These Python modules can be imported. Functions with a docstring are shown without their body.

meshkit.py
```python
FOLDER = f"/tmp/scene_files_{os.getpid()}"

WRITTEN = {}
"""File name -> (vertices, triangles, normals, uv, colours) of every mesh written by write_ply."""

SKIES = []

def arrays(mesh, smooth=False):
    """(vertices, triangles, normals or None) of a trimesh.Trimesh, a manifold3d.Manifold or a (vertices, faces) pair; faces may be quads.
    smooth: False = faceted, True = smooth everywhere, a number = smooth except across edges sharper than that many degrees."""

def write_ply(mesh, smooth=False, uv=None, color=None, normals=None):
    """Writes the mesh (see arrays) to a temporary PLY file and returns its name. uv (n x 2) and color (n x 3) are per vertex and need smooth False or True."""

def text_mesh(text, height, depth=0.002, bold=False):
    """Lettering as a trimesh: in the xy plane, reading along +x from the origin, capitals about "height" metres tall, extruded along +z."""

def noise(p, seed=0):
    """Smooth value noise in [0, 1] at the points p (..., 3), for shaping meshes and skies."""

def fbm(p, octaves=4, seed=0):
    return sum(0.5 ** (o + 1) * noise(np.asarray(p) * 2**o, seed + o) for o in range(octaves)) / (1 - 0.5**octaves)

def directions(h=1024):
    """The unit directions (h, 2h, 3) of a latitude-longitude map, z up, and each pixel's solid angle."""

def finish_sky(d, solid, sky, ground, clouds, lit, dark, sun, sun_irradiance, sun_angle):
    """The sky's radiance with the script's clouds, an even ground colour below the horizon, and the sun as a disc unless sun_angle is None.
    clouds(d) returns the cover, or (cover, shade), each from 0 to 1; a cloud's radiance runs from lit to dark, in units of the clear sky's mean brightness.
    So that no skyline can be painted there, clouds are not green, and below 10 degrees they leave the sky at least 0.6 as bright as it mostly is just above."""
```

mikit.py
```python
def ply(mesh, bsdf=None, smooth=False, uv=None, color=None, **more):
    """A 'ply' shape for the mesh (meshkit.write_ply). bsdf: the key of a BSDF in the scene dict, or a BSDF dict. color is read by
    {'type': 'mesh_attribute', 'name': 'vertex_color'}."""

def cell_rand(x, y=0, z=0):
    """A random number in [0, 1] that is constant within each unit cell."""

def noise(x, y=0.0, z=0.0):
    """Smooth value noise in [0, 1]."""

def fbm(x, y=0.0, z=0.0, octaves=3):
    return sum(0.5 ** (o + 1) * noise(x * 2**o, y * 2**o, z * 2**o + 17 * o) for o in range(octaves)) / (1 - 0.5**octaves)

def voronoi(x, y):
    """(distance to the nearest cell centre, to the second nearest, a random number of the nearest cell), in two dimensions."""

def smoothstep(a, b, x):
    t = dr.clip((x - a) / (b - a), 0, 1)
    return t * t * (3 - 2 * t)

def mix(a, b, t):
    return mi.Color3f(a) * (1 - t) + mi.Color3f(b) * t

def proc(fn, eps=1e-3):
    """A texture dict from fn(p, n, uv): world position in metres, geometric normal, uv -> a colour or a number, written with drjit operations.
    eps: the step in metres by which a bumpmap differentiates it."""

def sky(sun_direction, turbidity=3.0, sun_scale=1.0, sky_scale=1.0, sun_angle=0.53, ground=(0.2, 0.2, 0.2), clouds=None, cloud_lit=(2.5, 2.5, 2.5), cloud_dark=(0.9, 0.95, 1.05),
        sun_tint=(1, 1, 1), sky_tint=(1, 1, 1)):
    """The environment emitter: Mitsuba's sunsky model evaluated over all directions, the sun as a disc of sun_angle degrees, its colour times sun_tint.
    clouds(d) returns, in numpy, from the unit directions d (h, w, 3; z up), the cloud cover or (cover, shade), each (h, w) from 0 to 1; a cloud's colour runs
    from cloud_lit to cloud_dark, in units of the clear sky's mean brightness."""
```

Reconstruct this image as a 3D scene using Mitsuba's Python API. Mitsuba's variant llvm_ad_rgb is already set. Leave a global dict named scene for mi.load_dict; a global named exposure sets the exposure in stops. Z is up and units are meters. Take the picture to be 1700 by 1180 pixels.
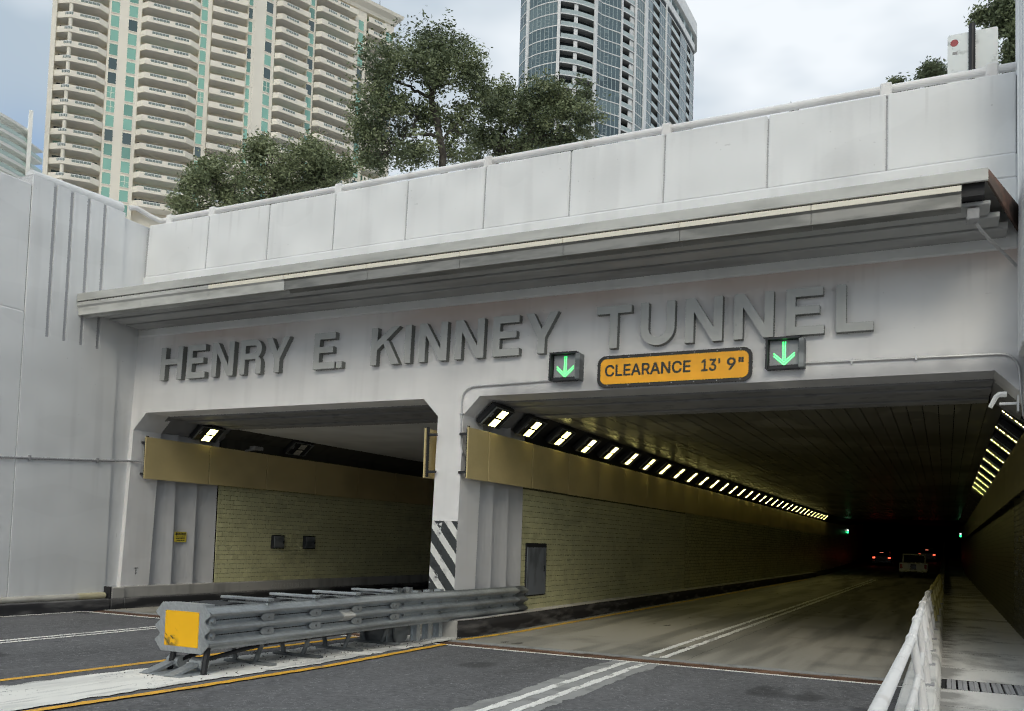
import math, random
import numpy as np, trimesh, manifold3d, shapely, drjit as dr
import mitsuba as mi, mikit, meshkit
from shapely.geometry import Polygon, box as sbox, Point, LineString
from shapely.ops import unary_union
T = mi.ScalarTransform4f
scene, labels = {}, {}

# ------------------------------------------------------------------ camera, sky, exposure
YAW, PITCH, ROLL, FPX = .456506, .0546599, .0311158, 1470.82
def _axes():
    cy, sy, cp, sp = math.cos(YAW), math.sin(YAW), math.cos(PITCH), math.sin(PITCH)
    f = np.array([-sy*cp, cy*cp, sp]); r = np.array([cy, sy, 0]); u = np.cross(r, f)
    return r*math.cos(ROLL)+u*math.sin(ROLL), u*math.cos(ROLL)-r*math.sin(ROLL), f
_r, _u, _f = _axes()
EYE = np.array([0, 0, 1.9])
scene['camera'] = dict(type='perspective', fov=2*math.degrees(math.atan(850/FPX)), fov_axis='x',
    to_world=T().look_at(origin=EYE.tolist(), target=(EYE+_f).tolist(), up=_u.tolist()),
    principal_point_offset_x=0.0, principal_point_offset_y=-0.1922, near_clip=0.05, far_clip=6000.0)
exposure = 2.15

def clouds(d):
    p = d / np.maximum(d[..., 2:3], .06)
    n = meshkit.fbm(np.stack([p[..., 0]*1.3+5, p[..., 1]*1.3, p[..., 2]*0], -1), 5, 3)
    m = meshkit.fbm(np.stack([p[..., 0]*.55-3, p[..., 1]*.55+8, p[..., 2]*0], -1), 4, 9)
    cover = np.clip((n-.25)/.2, 0, 1)*.18+.86
    az = np.degrees(np.arctan2(d[..., 0], d[..., 1])); el = np.degrees(np.arcsin(np.clip(d[..., 2], -1, 1)))
    gap = np.exp(-(((az+56)/3)**2+((el-17.5)/4)**2))                # the break in the cloud low on the left
    gap2 = .10*np.exp(-(((az+60)/5)**2+((el-26)/4)**2))
    cover = np.clip(cover-gap*(.5+n)*1.1-gap2*n*1.3, 0, 1)
    q = meshkit.fbm(np.stack([p[..., 0]*2.6+1, p[..., 1]*2.6+4, p[..., 2]*0], -1), 5, 21)
    shade = np.clip((.55*m+.45*q-.36)/.22, 0, 1)
    return cover, shade
scene['sky'] = mikit.sky((.24, -.78, .58), turbidity=3, sun_scale=.24, sun_angle=28, sun_tint=(.86, .99, 1.16), sky_scale=1.0, clouds=clouds,
    cloud_lit=(2.3, 2.43, 2.54), cloud_dark=(1.22, 1.46, 1.68), ground=(.3, .3, .3))

# ------------------------------------------------------------------ materials
N, FB, SS, MIX = mikit.noise, mikit.fbm, mikit.smoothstep, mikit.mix
def rgb(c): return {'type': 'rgb', 'value': list(c)}
def mat(name, color, rough=.6, metal=0., spec=.5, bump=None, bscale=1., eps=1e-3, **kw):
    c = mikit.proc(color) if callable(color) else rgb(color)
    b = dict(type='principled', base_color=c, roughness=mikit.proc(rough) if callable(rough) else float(rough), metallic=float(metal), specular=float(spec), **kw)
    if bump is not None:
        b = {'type': 'bumpmap', 'map': mikit.proc(bump, eps), 'scale': float(bscale), 'bsdf': b}
    scene[name] = {'type': 'twosided', 'bsdf': b}
    return name

def f_paint(base, dirt, streak=.22, tops=(), drips=.6):
    def fn(p, n, uv):
        big = FB(p.x*.6+3, p.y*.6, p.z*.45, 4)
        st = FB(p.x*4.5, p.y*4.5+7, p.z*.25, 3)
        fine = N(p.x*38, p.y*38, p.z*38)
        k = SS(.5, .78, st)*streak + SS(.55, .85, big)*.3 + (fine-.5)*.07
        pits = SS(.93, .97, N(p.x*13, p.y*13, p.z*13))*.55*SS(.52, .66, N(p.x*1.1+9, p.y*1.1, p.z*1.1))
        drip = mi.Float(0)
        for zt in tops:
            d = zt-p.z; L = .15+1.5*dr.square(N(p.x*2.3, p.y*2.3, zt))
            drip += SS(0, .04, d)*SS(L, L*.25, d)*SS(.60, .82, N(p.x*13, p.y*13, zt))*drips
        patch = SS(.62, .65, N(p.x*.9+31, p.y*.9+5, p.z*1.2))*.025
        c = MIX(base, dirt, dr.clip(k+pits+drip, 0, 1))*(.93+.14*N(p.x*1.7, p.y*1.7+4, p.z*1.7))
        return c*(1-patch)
    return fn
def b_rough(s): return lambda p, n, uv: FB(p.x*s, p.y*s, p.z*s, 3)
mat('m_paint', f_paint((.685, .69, .69), (.48, .48, .48), .22, (9.42,), .28), .75, bump=b_rough(14), bscale=.004, eps=4e-3)
def f_face(p, n, uv):
    c = f_paint((.715, .705, .70), (.49, .48, .475), .22, (6.6,), .25)(p, n, uv)
    w = FB(p.x*.35+11, p.z*1.2, 2, 4)
    k = SS(5.7, 6.75, p.z+(w-.5)*.9)*SS(7.2, 6.7, p.z)*SS(-17.6, -15.5, p.x)*(.5+.5*SS(.35, .6, w))
    c = MIX(c, mi.Color3f(.50, .385, .33), k*.75)                   # rusty water stain under the canopy
    soot = SS(5.05, 4.7, p.z+(FB(p.x*1.6, 3, 4, 3)-.5)*.5)*SS(-8.6, -7.4, p.x)*SS(4.4, 4.6, p.z)
    return MIX(c, mi.Color3f(.20, .20, .215), soot*.55)
mat('m_face', f_face, .75, bump=b_rough(12), bscale=.005, eps=4e-3)
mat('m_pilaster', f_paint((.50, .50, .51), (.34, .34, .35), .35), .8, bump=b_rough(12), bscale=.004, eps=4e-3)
mat('m_groove', (.40, .40, .41), .85)

def f_asphalt(p, n, uv):
    g = N(p.x*90, p.y*90, 1)
    g2 = N(p.x*45, p.y*45, 5)
    big = FB(p.x*.9, p.y*.35, 2, 4)
    lane = FB(p.x*2.2, p.y*.12+5, 9, 3)
    v = .097+.024*(big-.5)*2+.026*(lane-.5)+.02*(g-.5)+.045*(N(p.x*22, p.y*22, 6)-.5)+.10*SS(.72, .92, g2)*SS(.3, .7, N(p.x*8, p.y*8, 3))
    oil = SS(.70, .78, FB(p.x*1.1+4, p.y*.5+3, 7, 3))
    return mi.Color3f(1.0, 1.0, 1.04)*dr.maximum(v*(1-.45*oil), .015)
mat('m_asphalt', f_asphalt, .82, spec=.35, bump=lambda p, n, uv: N(p.x*70, p.y*70, 1), bscale=.003, eps=4e-3)
def f_concroad(p, n, uv):
    tr = FB(p.x*1.9+3, p.y*.16, 4, 4)
    b = FB(p.x*.7, p.y*.7, 6, 4)
    g = N(p.x*60, p.y*60, 3)
    c = MIX((.29, .275, .24), (.14, .135, .12), dr.clip(SS(.35, .68, tr)*.8+SS(.55, .8, b)*.45+(g-.5)*.2, 0, 1))
    crack = SS(.012, .0, dr.abs(p.x+3.9+.03*(N(p.y*2, 3, 1)-.5)))*.7
    spot = SS(.80, .86, FB(p.x*2.6, p.y*1.4, 8, 3))
    return c*(1-crack)*(1-.6*spot)
mat('m_concroad', f_concroad, .6, spec=.5, bump=b_rough(20), bscale=.004, eps=4e-3)
def f_walk(p, n, uv):
    b = FB(p.x*1.6, p.y*1.1, 3, 5)
    g = N(p.x*50, p.y*50, p.z*50)
    edge = SS(.28, .0, p.x+.15*(N(p.x*3, p.y*2.4, 1)-.5))*SS(-.07, -.04, p.x)
    joint = SS(.012, .004, dr.abs(p.y-14.95-.08*p.x)) + SS(.012, .004, dr.abs(p.y-11.2)) + SS(.010, .003, dr.abs(p.y-17.3))
    streak = SS(.55, .75, FB(p.x*1.2, p.y*5, 9, 3))*SS(15.2, 16, p.y)
    k = dr.clip(SS(.42, .75, b)*.7+(g-.5)*.2+edge*.7*N(p.x*4, p.y*5, 2)*1.6+streak*.22, 0, 1)
    return MIX((.52, .51, .485), (.22, .215, .205), k)*(1-.75*dr.minimum(joint, 1))
mat('m_walk', f_walk, .8, bump=b_rough(25), bscale=.003, eps=4e-3)
def f_median(p, n, uv):
    b = FB(p.x*2.4, p.y*.7, 3, 5)
    chips = SS(.83, .88, N(p.x*26, p.y*26, 4))*SS(.45, .6, N(p.x*2.2, p.y*1.5, 7))
    streak = SS(.56, .72, FB(p.x*9, p.y*1.1, 2, 4))
    wear = SS(9.2, 13.2, p.y+(b-.5)*3)
    k = dr.clip(streak*.32+SS(.5, .8, b)*.25+chips*.7+wear*.5*SS(.3, .6, FB(p.x*3, p.y*2, 8, 3)), 0, 1)
    return MIX((.66, .65, .61), (.16, .16, .155), k)
mat('m_median', f_median, .7, bump=b_rough(16), bscale=.005, eps=4e-3)
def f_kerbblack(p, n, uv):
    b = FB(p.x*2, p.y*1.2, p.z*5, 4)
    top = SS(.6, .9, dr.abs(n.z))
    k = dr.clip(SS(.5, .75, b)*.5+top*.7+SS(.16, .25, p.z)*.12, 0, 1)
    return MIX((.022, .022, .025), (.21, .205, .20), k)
mat('m_kerb_black', f_kerbblack, .75, bump=b_rough(12), bscale=.01, eps=5e-3)
mat('m_kerb', f_paint((.36, .35, .33), (.15, .15, .145), .5), .8, bump=b_rough(10), bscale=.006, eps=5e-3)
def f_line(c, ratio):
    def fn(p, n, uv):
        w = SS(.60, .74, FB(p.x*9, p.y*4, 2, 4))*.75 + SS(.86, .9, N(p.x*40, p.y*40, 3))*.6
        return MIX(c, (.12, .12, .115), dr.clip(w*ratio, 0, 1))*(.9+.2*N(p.x*60, p.y*60, 1))
    return fn
mat('m_yellow_line', f_line((.66, .35, .035), .55), .6)
mat('m_white_line', f_line((.72, .71, .68), .75), .6)
mat('m_pale_concrete', f_paint((.25, .25, .245), (.14, .14, .138), .6), .8, bump=b_rough(30), bscale=.003, eps=4e-3)
def f_rustplate(p, n, uv):
    k = FB(p.x*4, p.y*6, 2, 4)
    return MIX((.075, .042, .028), (.15, .085, .055), SS(.35, .7, k))*(.8+.4*mikit.cell_rand(p.x/.45, 3, 1))
mat('m_rust', f_rustplate, .7)

def f_tile(p, n, uv):
    r = mikit.cell_rand(p.y/.24+.5*(mikit.cell_rand(p.z/.125, 2, 2)), p.z/.125, 4)
    d = FB(p.y*.8, p.z*1.5, p.x, 4)
    return MIX((.64, .615, .36), (.46, .445, .255), dr.clip(r*.55+SS(.45, .75, d)*.6, 0, 1))
mat('m_tile', f_tile, .35, spec=.5, bump=lambda p, n, uv: N(p.x*6, p.y*6, p.z*6), bscale=.012, eps=1e-2)
mat('m_grout', (.11, .105, .06), .9)
def f_tilefar(p, n, uv):
    row = dr.floor(p.z/.125); ph = p.y/.24+.5*(row-2*dr.floor(row/2))
    fy = ph-dr.floor(ph); fz = p.z/.125-row
    g = dr.maximum(SS(.06, .03, dr.minimum(fy, 1-fy)), SS(.10, .05, dr.minimum(fz, 1-fz)))
    return f_tile(p, n, uv)*(1-.6*g)
mat('m_tile_far', f_tilefar, .4)
def f_gold(p, n, uv):
    s = N(p.y*55, p.z*55, p.x*55)
    d = FB(p.y*.5, p.z*.8, 3, 4)
    return MIX((.62, .50, .25), (.46, .37, .18), dr.clip(SS(.3, .8, d)*.8+(s-.5)*.35, 0, 1))
mat('m_gold_shaded', lambda p, n, uv: f_gold(p, n, uv)*.11, .45)  # shaded copy of the gold for the right wall, darkness painted in
mat('m_tile_shaded', lambda p, n, uv: f_tile(p, n, uv)*.07, .4)  # right wall tiles, near and far: same tiles with shade multiplied into the colour
mat('m_tile_far_shaded', lambda p, n, uv: f_tilefar(p, n, uv)*.07, .4)
mat('m_gold', f_gold, .38, metal=.12, bump=lambda p, n, uv: FB(p.y*34, p.z*34, p.x*34, 2), bscale=.006, eps=4e-3)
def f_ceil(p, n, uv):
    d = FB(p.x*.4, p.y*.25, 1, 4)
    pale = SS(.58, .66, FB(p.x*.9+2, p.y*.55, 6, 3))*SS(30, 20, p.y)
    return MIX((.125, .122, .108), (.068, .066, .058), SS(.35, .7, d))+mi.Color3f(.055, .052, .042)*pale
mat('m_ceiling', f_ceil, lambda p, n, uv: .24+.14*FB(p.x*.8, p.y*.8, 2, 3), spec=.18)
mat('m_ceiling_pale', f_paint((.56, .56, .56), (.42, .42, .42), .2), .7)
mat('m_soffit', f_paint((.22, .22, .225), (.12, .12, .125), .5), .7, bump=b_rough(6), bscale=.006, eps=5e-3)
mat('m_dark', (.018, .018, .02), .7)
mat('m_black_metal', (.02, .021, .024), .45, spec=.4)
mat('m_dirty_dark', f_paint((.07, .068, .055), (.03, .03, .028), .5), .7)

def f_hazard(p, n, uv):
    s = (p.z+1.22*(p.x+8.57))/.47
    fr = s-dr.floor(s)
    black = SS(.40, .42, fr)*SS(.99, .97, fr)
    chip = SS(.62, .66, FB(p.x*7, p.z*7, 4, 3))*SS(.5, .58, N(p.x*22, p.z*22, 2))*SS(-8.78, -8.98, p.x)
    grime = SS(.55, .75, FB(p.x*11, p.z*11, 7, 3))*.25
    c = MIX((.66, .655, .63), (.035, .04, .042), black)
    return MIX(c, mi.Color3f(.55, .55, .55)*black+mi.Color3f(.2, .2, .2)*(1-black), dr.clip(chip, 0, 1))*(1-grime)
mat('m_hazard', f_hazard, .6)
mat('m_letter_shaded', f_paint((.17, .175, .165), (.11, .11, .105), .3), .7)  # darker copy for the letter sides, their shade put into the colour
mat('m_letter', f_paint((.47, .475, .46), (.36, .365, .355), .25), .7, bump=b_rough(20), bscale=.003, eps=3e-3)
def f_canopy(p, n, uv):
    b = FB(p.x*.8, p.y*3, p.z*3, 4)
    return MIX((.50, .50, .475), (.33, .33, .31), SS(.4, .75, b))
mat('m_canopy', f_canopy, .55)
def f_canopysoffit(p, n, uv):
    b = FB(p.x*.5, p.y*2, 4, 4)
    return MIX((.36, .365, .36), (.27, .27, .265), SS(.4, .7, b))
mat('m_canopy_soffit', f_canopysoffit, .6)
mat('m_steel_cover', lambda p, n, uv: MIX((.27, .265, .25), (.17, .17, .16), SS(.35, .7, FB(p.x*1.3, p.y*4, p.z*6, 4))), .5, metal=.35)
mat('m_cream_trim', (.72, .68, .57), .5)
def f_rustend(p, n, uv):
    b = FB(p.x*3, p.y*3, p.z*3, 4)
    return MIX((.19, .10, .075), (.10, .07, .055), SS(.35, .7, b))*(1-.75*SS(14.55, 14.9, p.y+(b-.5)*.5))
mat('m_rust_panel', f_rustend, .7)

def f_galv(p, n, uv):
    d1, d2, r = mikit.voronoi(p.x*36+p.z*17, p.y*36+p.z*25)
    d = FB(p.x*1.3, p.y*1.3, p.z*2.5, 4)
    return MIX((.54, .575, .595), (.31, .335, .355), dr.clip(r*.4+SS(.4, .75, d)*.6, 0, 1))
mat('m_galv', f_galv, lambda p, n, uv: .28+.2*FB(p.x*5, p.y*5, p.z*5, 2), metal=.6)
mat('m_galv_dark', lambda p, n, uv: MIX((.26, .275, .28), (.12, .13, .135), SS(.35, .7, FB(p.x*3, p.y*3, p.z*5, 3))), .55, metal=.5)
mat('m_rubber', (.03, .031, .034), .6)
def f_reflector(p, n, uv):
    z = p.z; x = p.x
    scr = SS(.70, .76, FB((x+z)*26, (x-z)*4, 2, 3))*SS(-9.18, -9.36, x+(N(z*9, 2, 1)-.5)*.2)
    blot = SS(.16, .04, dr.sqrt(dr.square(x+9.29)+dr.square((z-.415)*1.3)))*SS(.35, .6, FB(x*14, z*14, 3, 3))
    return MIX((.86, .47, .012), (.10, .08, .03), dr.clip(scr*.85+blot*.8, 0, 1))
mat('m_reflector', f_reflector, .35)
mat('m_chevron_white', f_paint((.62, .61, .57), (.3, .29, .27), .5), .5)

mat('m_white_pipe', f_paint((.70, .69, .68), (.42, .37, .33), .35), .45, bump=b_rough(30), bscale=.002, eps=3e-3)
mat('m_yellow_pipe', f_paint((.50, .43, .16), (.28, .24, .10), .5), .5)
mat('m_conduit', (.48, .48, .48), .35, metal=.6)
mat('m_conduit_dull', f_paint((.30, .30, .31), (.2, .2, .2), .3), .6)
mat('m_pipe_end', f_paint((.56, .51, .33), (.40, .36, .25), .4), .6)
mat('m_old_pipe', f_paint((.55, .53, .47), (.35, .33, .28), .4), .6)
mat('m_sign_orange', lambda p, n, uv: mi.Color3f(.92, .42, .009)*(.9+.2*FB(p.x*3, p.z*5, 3, 3)), .4)
mat('m_sign_black', (.022, .02, .018), .5)
mat('m_sign_yellow', (.62, .50, .06), .5)
mat('m_sign_back', lambda p, n, uv: MIX((.74, .78, .78), (.38, .41, .40), SS(.60, .8, FB(p.x*7, p.y*7, p.z*5, 4))*.8), .5)
mat('m_red_sticker', (.34, .05, .06), .5)
mat('m_white', (.72, .72, .70), .5)
mat('m_grey_door', lambda p, n, uv: MIX((.16, .175, .20), (.10, .11, .125), SS(.4, .7, FB(p.y*4, p.z*2, 3, 4))), .5)
mat('m_bark', lambda p, n, uv: MIX((.085, .075, .062), (.035, .03, .026), SS(.35, .65, FB(p.x*9, p.y*9, p.z*3, 4))), .9, bump=b_rough(14), bscale=.03, eps=6e-3)
for k, c in enumerate([(.165, .20, .105), (.115, .145, .078), (.225, .26, .14)]):
    scene[f'm_leaf_{k}'] = {'type': 'twosided', 'bsdf': {'type': 'principled', 'base_color': rgb(c), 'roughness': .45, 'specular': .4}}
def f_stucco(p, n, uv):
    b = FB(p.x*.12, p.y*.12, p.z*.05, 4)
    return MIX((.80, .755, .665), (.71, .67, .585), SS(.35, .7, b))
mat('m_stucco', f_stucco, .85)
mat('m_slab_under', (.68, .67, .65), .9)
mat('m_pane_turquoise', (.24, .48, .40), .18, spec=.6)
mat('m_pane_green', (.15, .32, .27), .15, spec=.7)
mat('m_pane_dark', (.05, .085, .09), .12, spec=.9)
mat('m_pane_black', (.03, .04, .042), .12, spec=.7)
mat('m_rail_glass', (.17, .21, .20), .25, spec=.6)
mat('m_white_frame', (.70, .71, .70), .6)
mat('m_tower_white', (.66, .67, .68), .6)
mat('m_tower_glass', (.085, .130, .152), .14, spec=.5)
mat('m_tower_glass_pale', (.13, .185, .205), .14, spec=.5)
mat('m_tower_glass_dark', (.05, .08, .097), .12, spec=.5)
mat('m_tower_rail', (.36, .43, .44), .2, spec=.7)
mat('m_tower_under', (.28, .29, .30), .9)
mat('m_white_render', (.84, .84, .82), .8)
mat('m_teal_rail', (.55, .68, .66), .2, spec=.7)
mat('m_ground', (.30, .29, .265), .9)
mat('m_car_white', (.60, .60, .58), .3, clearcoat=.6)
mat('m_car_grey', (.28, .29, .30), .3, clearcoat=.6)
mat('m_car_black', (.03, .03, .033), .3, clearcoat=.6)
mat('m_car_glass', (.02, .022, .025), .08, spec=.8)
mat('m_chalk', (.46, .46, .43), .9)
scene['m_lamp_glass'] = {'type': 'principled', 'base_color': rgb((.5, .48, .4)), 'roughness': .3}

# ------------------------------------------------------------------ mesh helpers
class MB:
    def __init__(s): s.v, s.f, s.n = [], [], 0
    def raw(s, v, f):
        v = np.asarray(v, float); f = np.asarray(f, int)
        if f.shape[1] == 4: f = np.vstack([f[:, [0, 1, 2]], f[:, [0, 2, 3]]])
        s.v.append(v); s.f.append(f+s.n); s.n += len(v); return s
    def mesh(s): return trimesh.Trimesh(np.vstack(s.v), np.vstack(s.f), process=False)
    def add(s, m):
        if hasattr(m, 'to_mesh'):
            q = m.to_mesh(); return s.raw(q.vert_properties[:, :3], q.tri_verts)
        return s.raw(m.vertices, m.faces)
    def box(s, x0, x1, y0, y1, z0, z1, fn=None, c=0.):
        if c > 0:
            c = min(c, .45*min(x1-x0, y1-y0, z1-z0))
            pts = []
            for x, sx in ((x0, 1), (x1, -1)):
                for y, sy in ((y0, 1), (y1, -1)):
                    for z, sz in ((z0, 1), (z1, -1)):
                        pts += [(x+sx*c, y+sy*c, z), (x+sx*c, y, z+sz*c), (x, y+sy*c, z+sz*c)]
            m = manifold3d.Manifold.hull_points(np.array(pts, float)).to_mesh()
            v, f = np.array(m.vert_properties[:, :3], float), np.array(m.tri_verts)
        else:
            v = np.array([(x, y, z) for x in (x0, x1) for y in (y0, y1) for z in (z0, z1)], float)
            f = np.array([[0, 1, 3], [0, 3, 2], [4, 6, 7], [4, 7, 5], [0, 4, 5], [0, 5, 1], [2, 3, 7], [2, 7, 6], [0, 2, 6], [0, 6, 4], [1, 5, 7], [1, 7, 3]])
        if fn is not None: v = fn(v)
        return s.raw(v, f)
    def tube(s, pts, r, sides=10, caps=True):
        p = np.asarray(pts, float); r = np.broadcast_to(np.asarray(r, float), (len(p),))
        t = np.gradient(p, axis=0); t /= np.linalg.norm(t, axis=1, keepdims=True)+1e-12
        ref = np.array([0, 0, 1.]) if np.abs(t[:, 2]).max() < .93 else np.array([1., .13, 0])
        if np.abs(t@ref).max() > .97: ref = np.array([.1, 1., .1])
        a = np.cross(t, ref); a /= np.linalg.norm(a, axis=1, keepdims=True)+1e-12
        b = np.cross(t, a); g = np.arange(sides)*2*np.pi/sides
        v = p[:, None]+r[:, None, None]*(np.cos(g)[None, :, None]*a[:, None]+np.sin(g)[None, :, None]*b[:, None])
        i, j = np.meshgrid(np.arange(len(p)-1), np.arange(sides), indexing='ij'); k = (j+1) % sides
        q = np.stack([i*sides+j, (i+1)*sides+j, (i+1)*sides+k, i*sides+k], -1).reshape(-1, 4)
        v = v.reshape(-1, 3); f = np.vstack([q[:, [0, 1, 2]], q[:, [0, 2, 3]]])
        if caps:
            m = len(v); v = np.vstack([v, p[:1], p[-1:]]); jj = np.arange(sides); kk = (jj+1) % sides; o = (len(p)-1)*sides
            f = np.vstack([f, np.stack([jj*0+m, jj, kk], 1), np.stack([jj*0+m+1, o+kk, o+jj], 1)])
        return s.raw(v, f)
    def prism(s, poly, h, fn):
        """shapely polygon in (a, b), extruded to depth h in c; fn maps the points (a, b, c) to the world."""
        for g in getattr(poly, 'geoms', [poly]):
            m = trimesh.creation.extrude_polygon(g, h, engine='earcut'); v = np.asarray(fn(np.array(m.vertices)), float); t3 = v[m.faces]
            s.raw(v, m.faces if np.einsum('ij,ij->i', t3[:, 0]-v[0], np.cross(t3[:, 1]-v[0], t3[:, 2]-v[0])).sum() > 0 else m.faces[:, ::-1])
        return s
    def loft(s, a, b, close=False):
        a, b = np.asarray(a, float), np.asarray(b, float); n = len(a); i = np.arange(n if close else n-1); j = (i+1) % n
        return s.raw(np.vstack([a, b]), np.stack([i, j, j+n, i+n], 1))

def numbered(key):
    if key not in used: used.add(key); return key
    k = 1
    while f'{key}_{k:03d}' in used: k += 1
    key = f'{key}_{k:03d}'; used.add(key); return key
used = set()
def tag(key, label=None, cat=None, group=None, kind=None):
    d = labels.setdefault(key, {})
    for a, b in (('label', label), ('category', cat), ('group', group), ('kind', kind)):
        if b: d[a] = b
    return key
def thing(name, label, cat, group=None, kind=None): return tag(numbered(name), label, cat, group, kind)
def put(name, mb, m, parent=None, smooth=False, label=None, kind=None, **more):
    key = numbered(f'{parent}__{name}' if parent else name)
    scene[key] = mikit.ply(mb.mesh() if isinstance(mb, MB) else mb, m, smooth, **more)
    if label or kind: tag(key, label, kind=kind)
    return key
def reuse(name, src, to, parent=None, m=None):
    key = numbered(f'{parent}__{name}' if parent else name); scene[key] = {**scene[src], 'to_world': to}
    if m: scene[key]['bsdf'] = {'type': 'ref', 'id': m}
    return key
def struct(name, mb, m, smooth=False): k = put(name, mb, m, None, smooth); tag(k, kind='structure'); return k

# ------------------------------------------------------------------ main dimensions (metres; road at z = 0, eye above the origin)
TB, FY = math.tan(.0371583), 15.0            # the portal's face leans back
XL, XR = -17.8, .96                          # the trench's retaining walls
def face(v, off=0.):
    """(x, z, depth) -> world; depth goes into the wall, negative stands proud."""
    v = np.asarray(v, float); return np.stack([v[:, 0], FY+v[:, 1]*TB+v[:, 2]-off, v[:, 1]], 1)
def fbox(mb, x0, x1, z0, z1, d0, d1, c=0.): return mb.box(x0, x1, z0, z1, d0, d1, fn=lambda v: face(v), c=c)
def rise(y):
    y = np.asarray(y, float); a = np.clip(y-66, 0, 46); return .00055*a*a+np.maximum(y-112, 0)*.05
LEN = 170.
YS = np.concatenate([np.arange(18, 66, 6.), np.arange(66, LEN+1, 4.)])

# ------------------------------------------------------------------ setting: ground, roads, kerbs
g = MB()
R = 3000
for x0, x1, y0, y1, z in ((-R, XL-.4, -R, R, 8.5), (XR+.4, R, 14.3, R, 8.5), (XR+.3, R, -R, 14.0, 1.1), (XL-.4, XR+.4, 16.2, R, 8.5), (XL-.4, XR+.3, -R, -70, 1.1)):
    g.raw([(x0, y0, z), (x1, y0, z), (x1, y1, z), (x0, y1, z)], [[0, 1, 2, 3]])
g.raw([(XL-.4, -R, 1.1), (XL-.4, -70, 1.1), (XL-.4, -70, 8.5), (XL-.4, -R, 8.5)], [[0, 1, 2, 3]])
struct('ground', g, 'm_ground')
m = MB().box(-18.4, 2.3, -72, LEN+1, -.9, -.36); struct('light_leak_block', m, 'm_dark')  # added unseen slab, stops light leaking in from below the road
def sheet(mb, x0, x1, y0, y1, z, nx=1, ny=1):
    return mb.raw([(x0, y0, z), (x1, y0, z), (x1, y1, z), (x0, y1, z)], [[0, 1, 2, 3]])
def ribbon(mb, ys, xl, xr, zf):
    xl = np.broadcast_to(xl, (len(ys),)); xr = np.broadcast_to(xr, (len(ys),)); z = np.broadcast_to(zf, (len(ys),))
    return mb.loft(np.stack([xr, ys, z], 1), np.stack([xl, ys, z], 1))
m = MB(); sheet(m, -9.15, -.4, -70, 13.86, 0); struct('road', m, 'm_asphalt')
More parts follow.
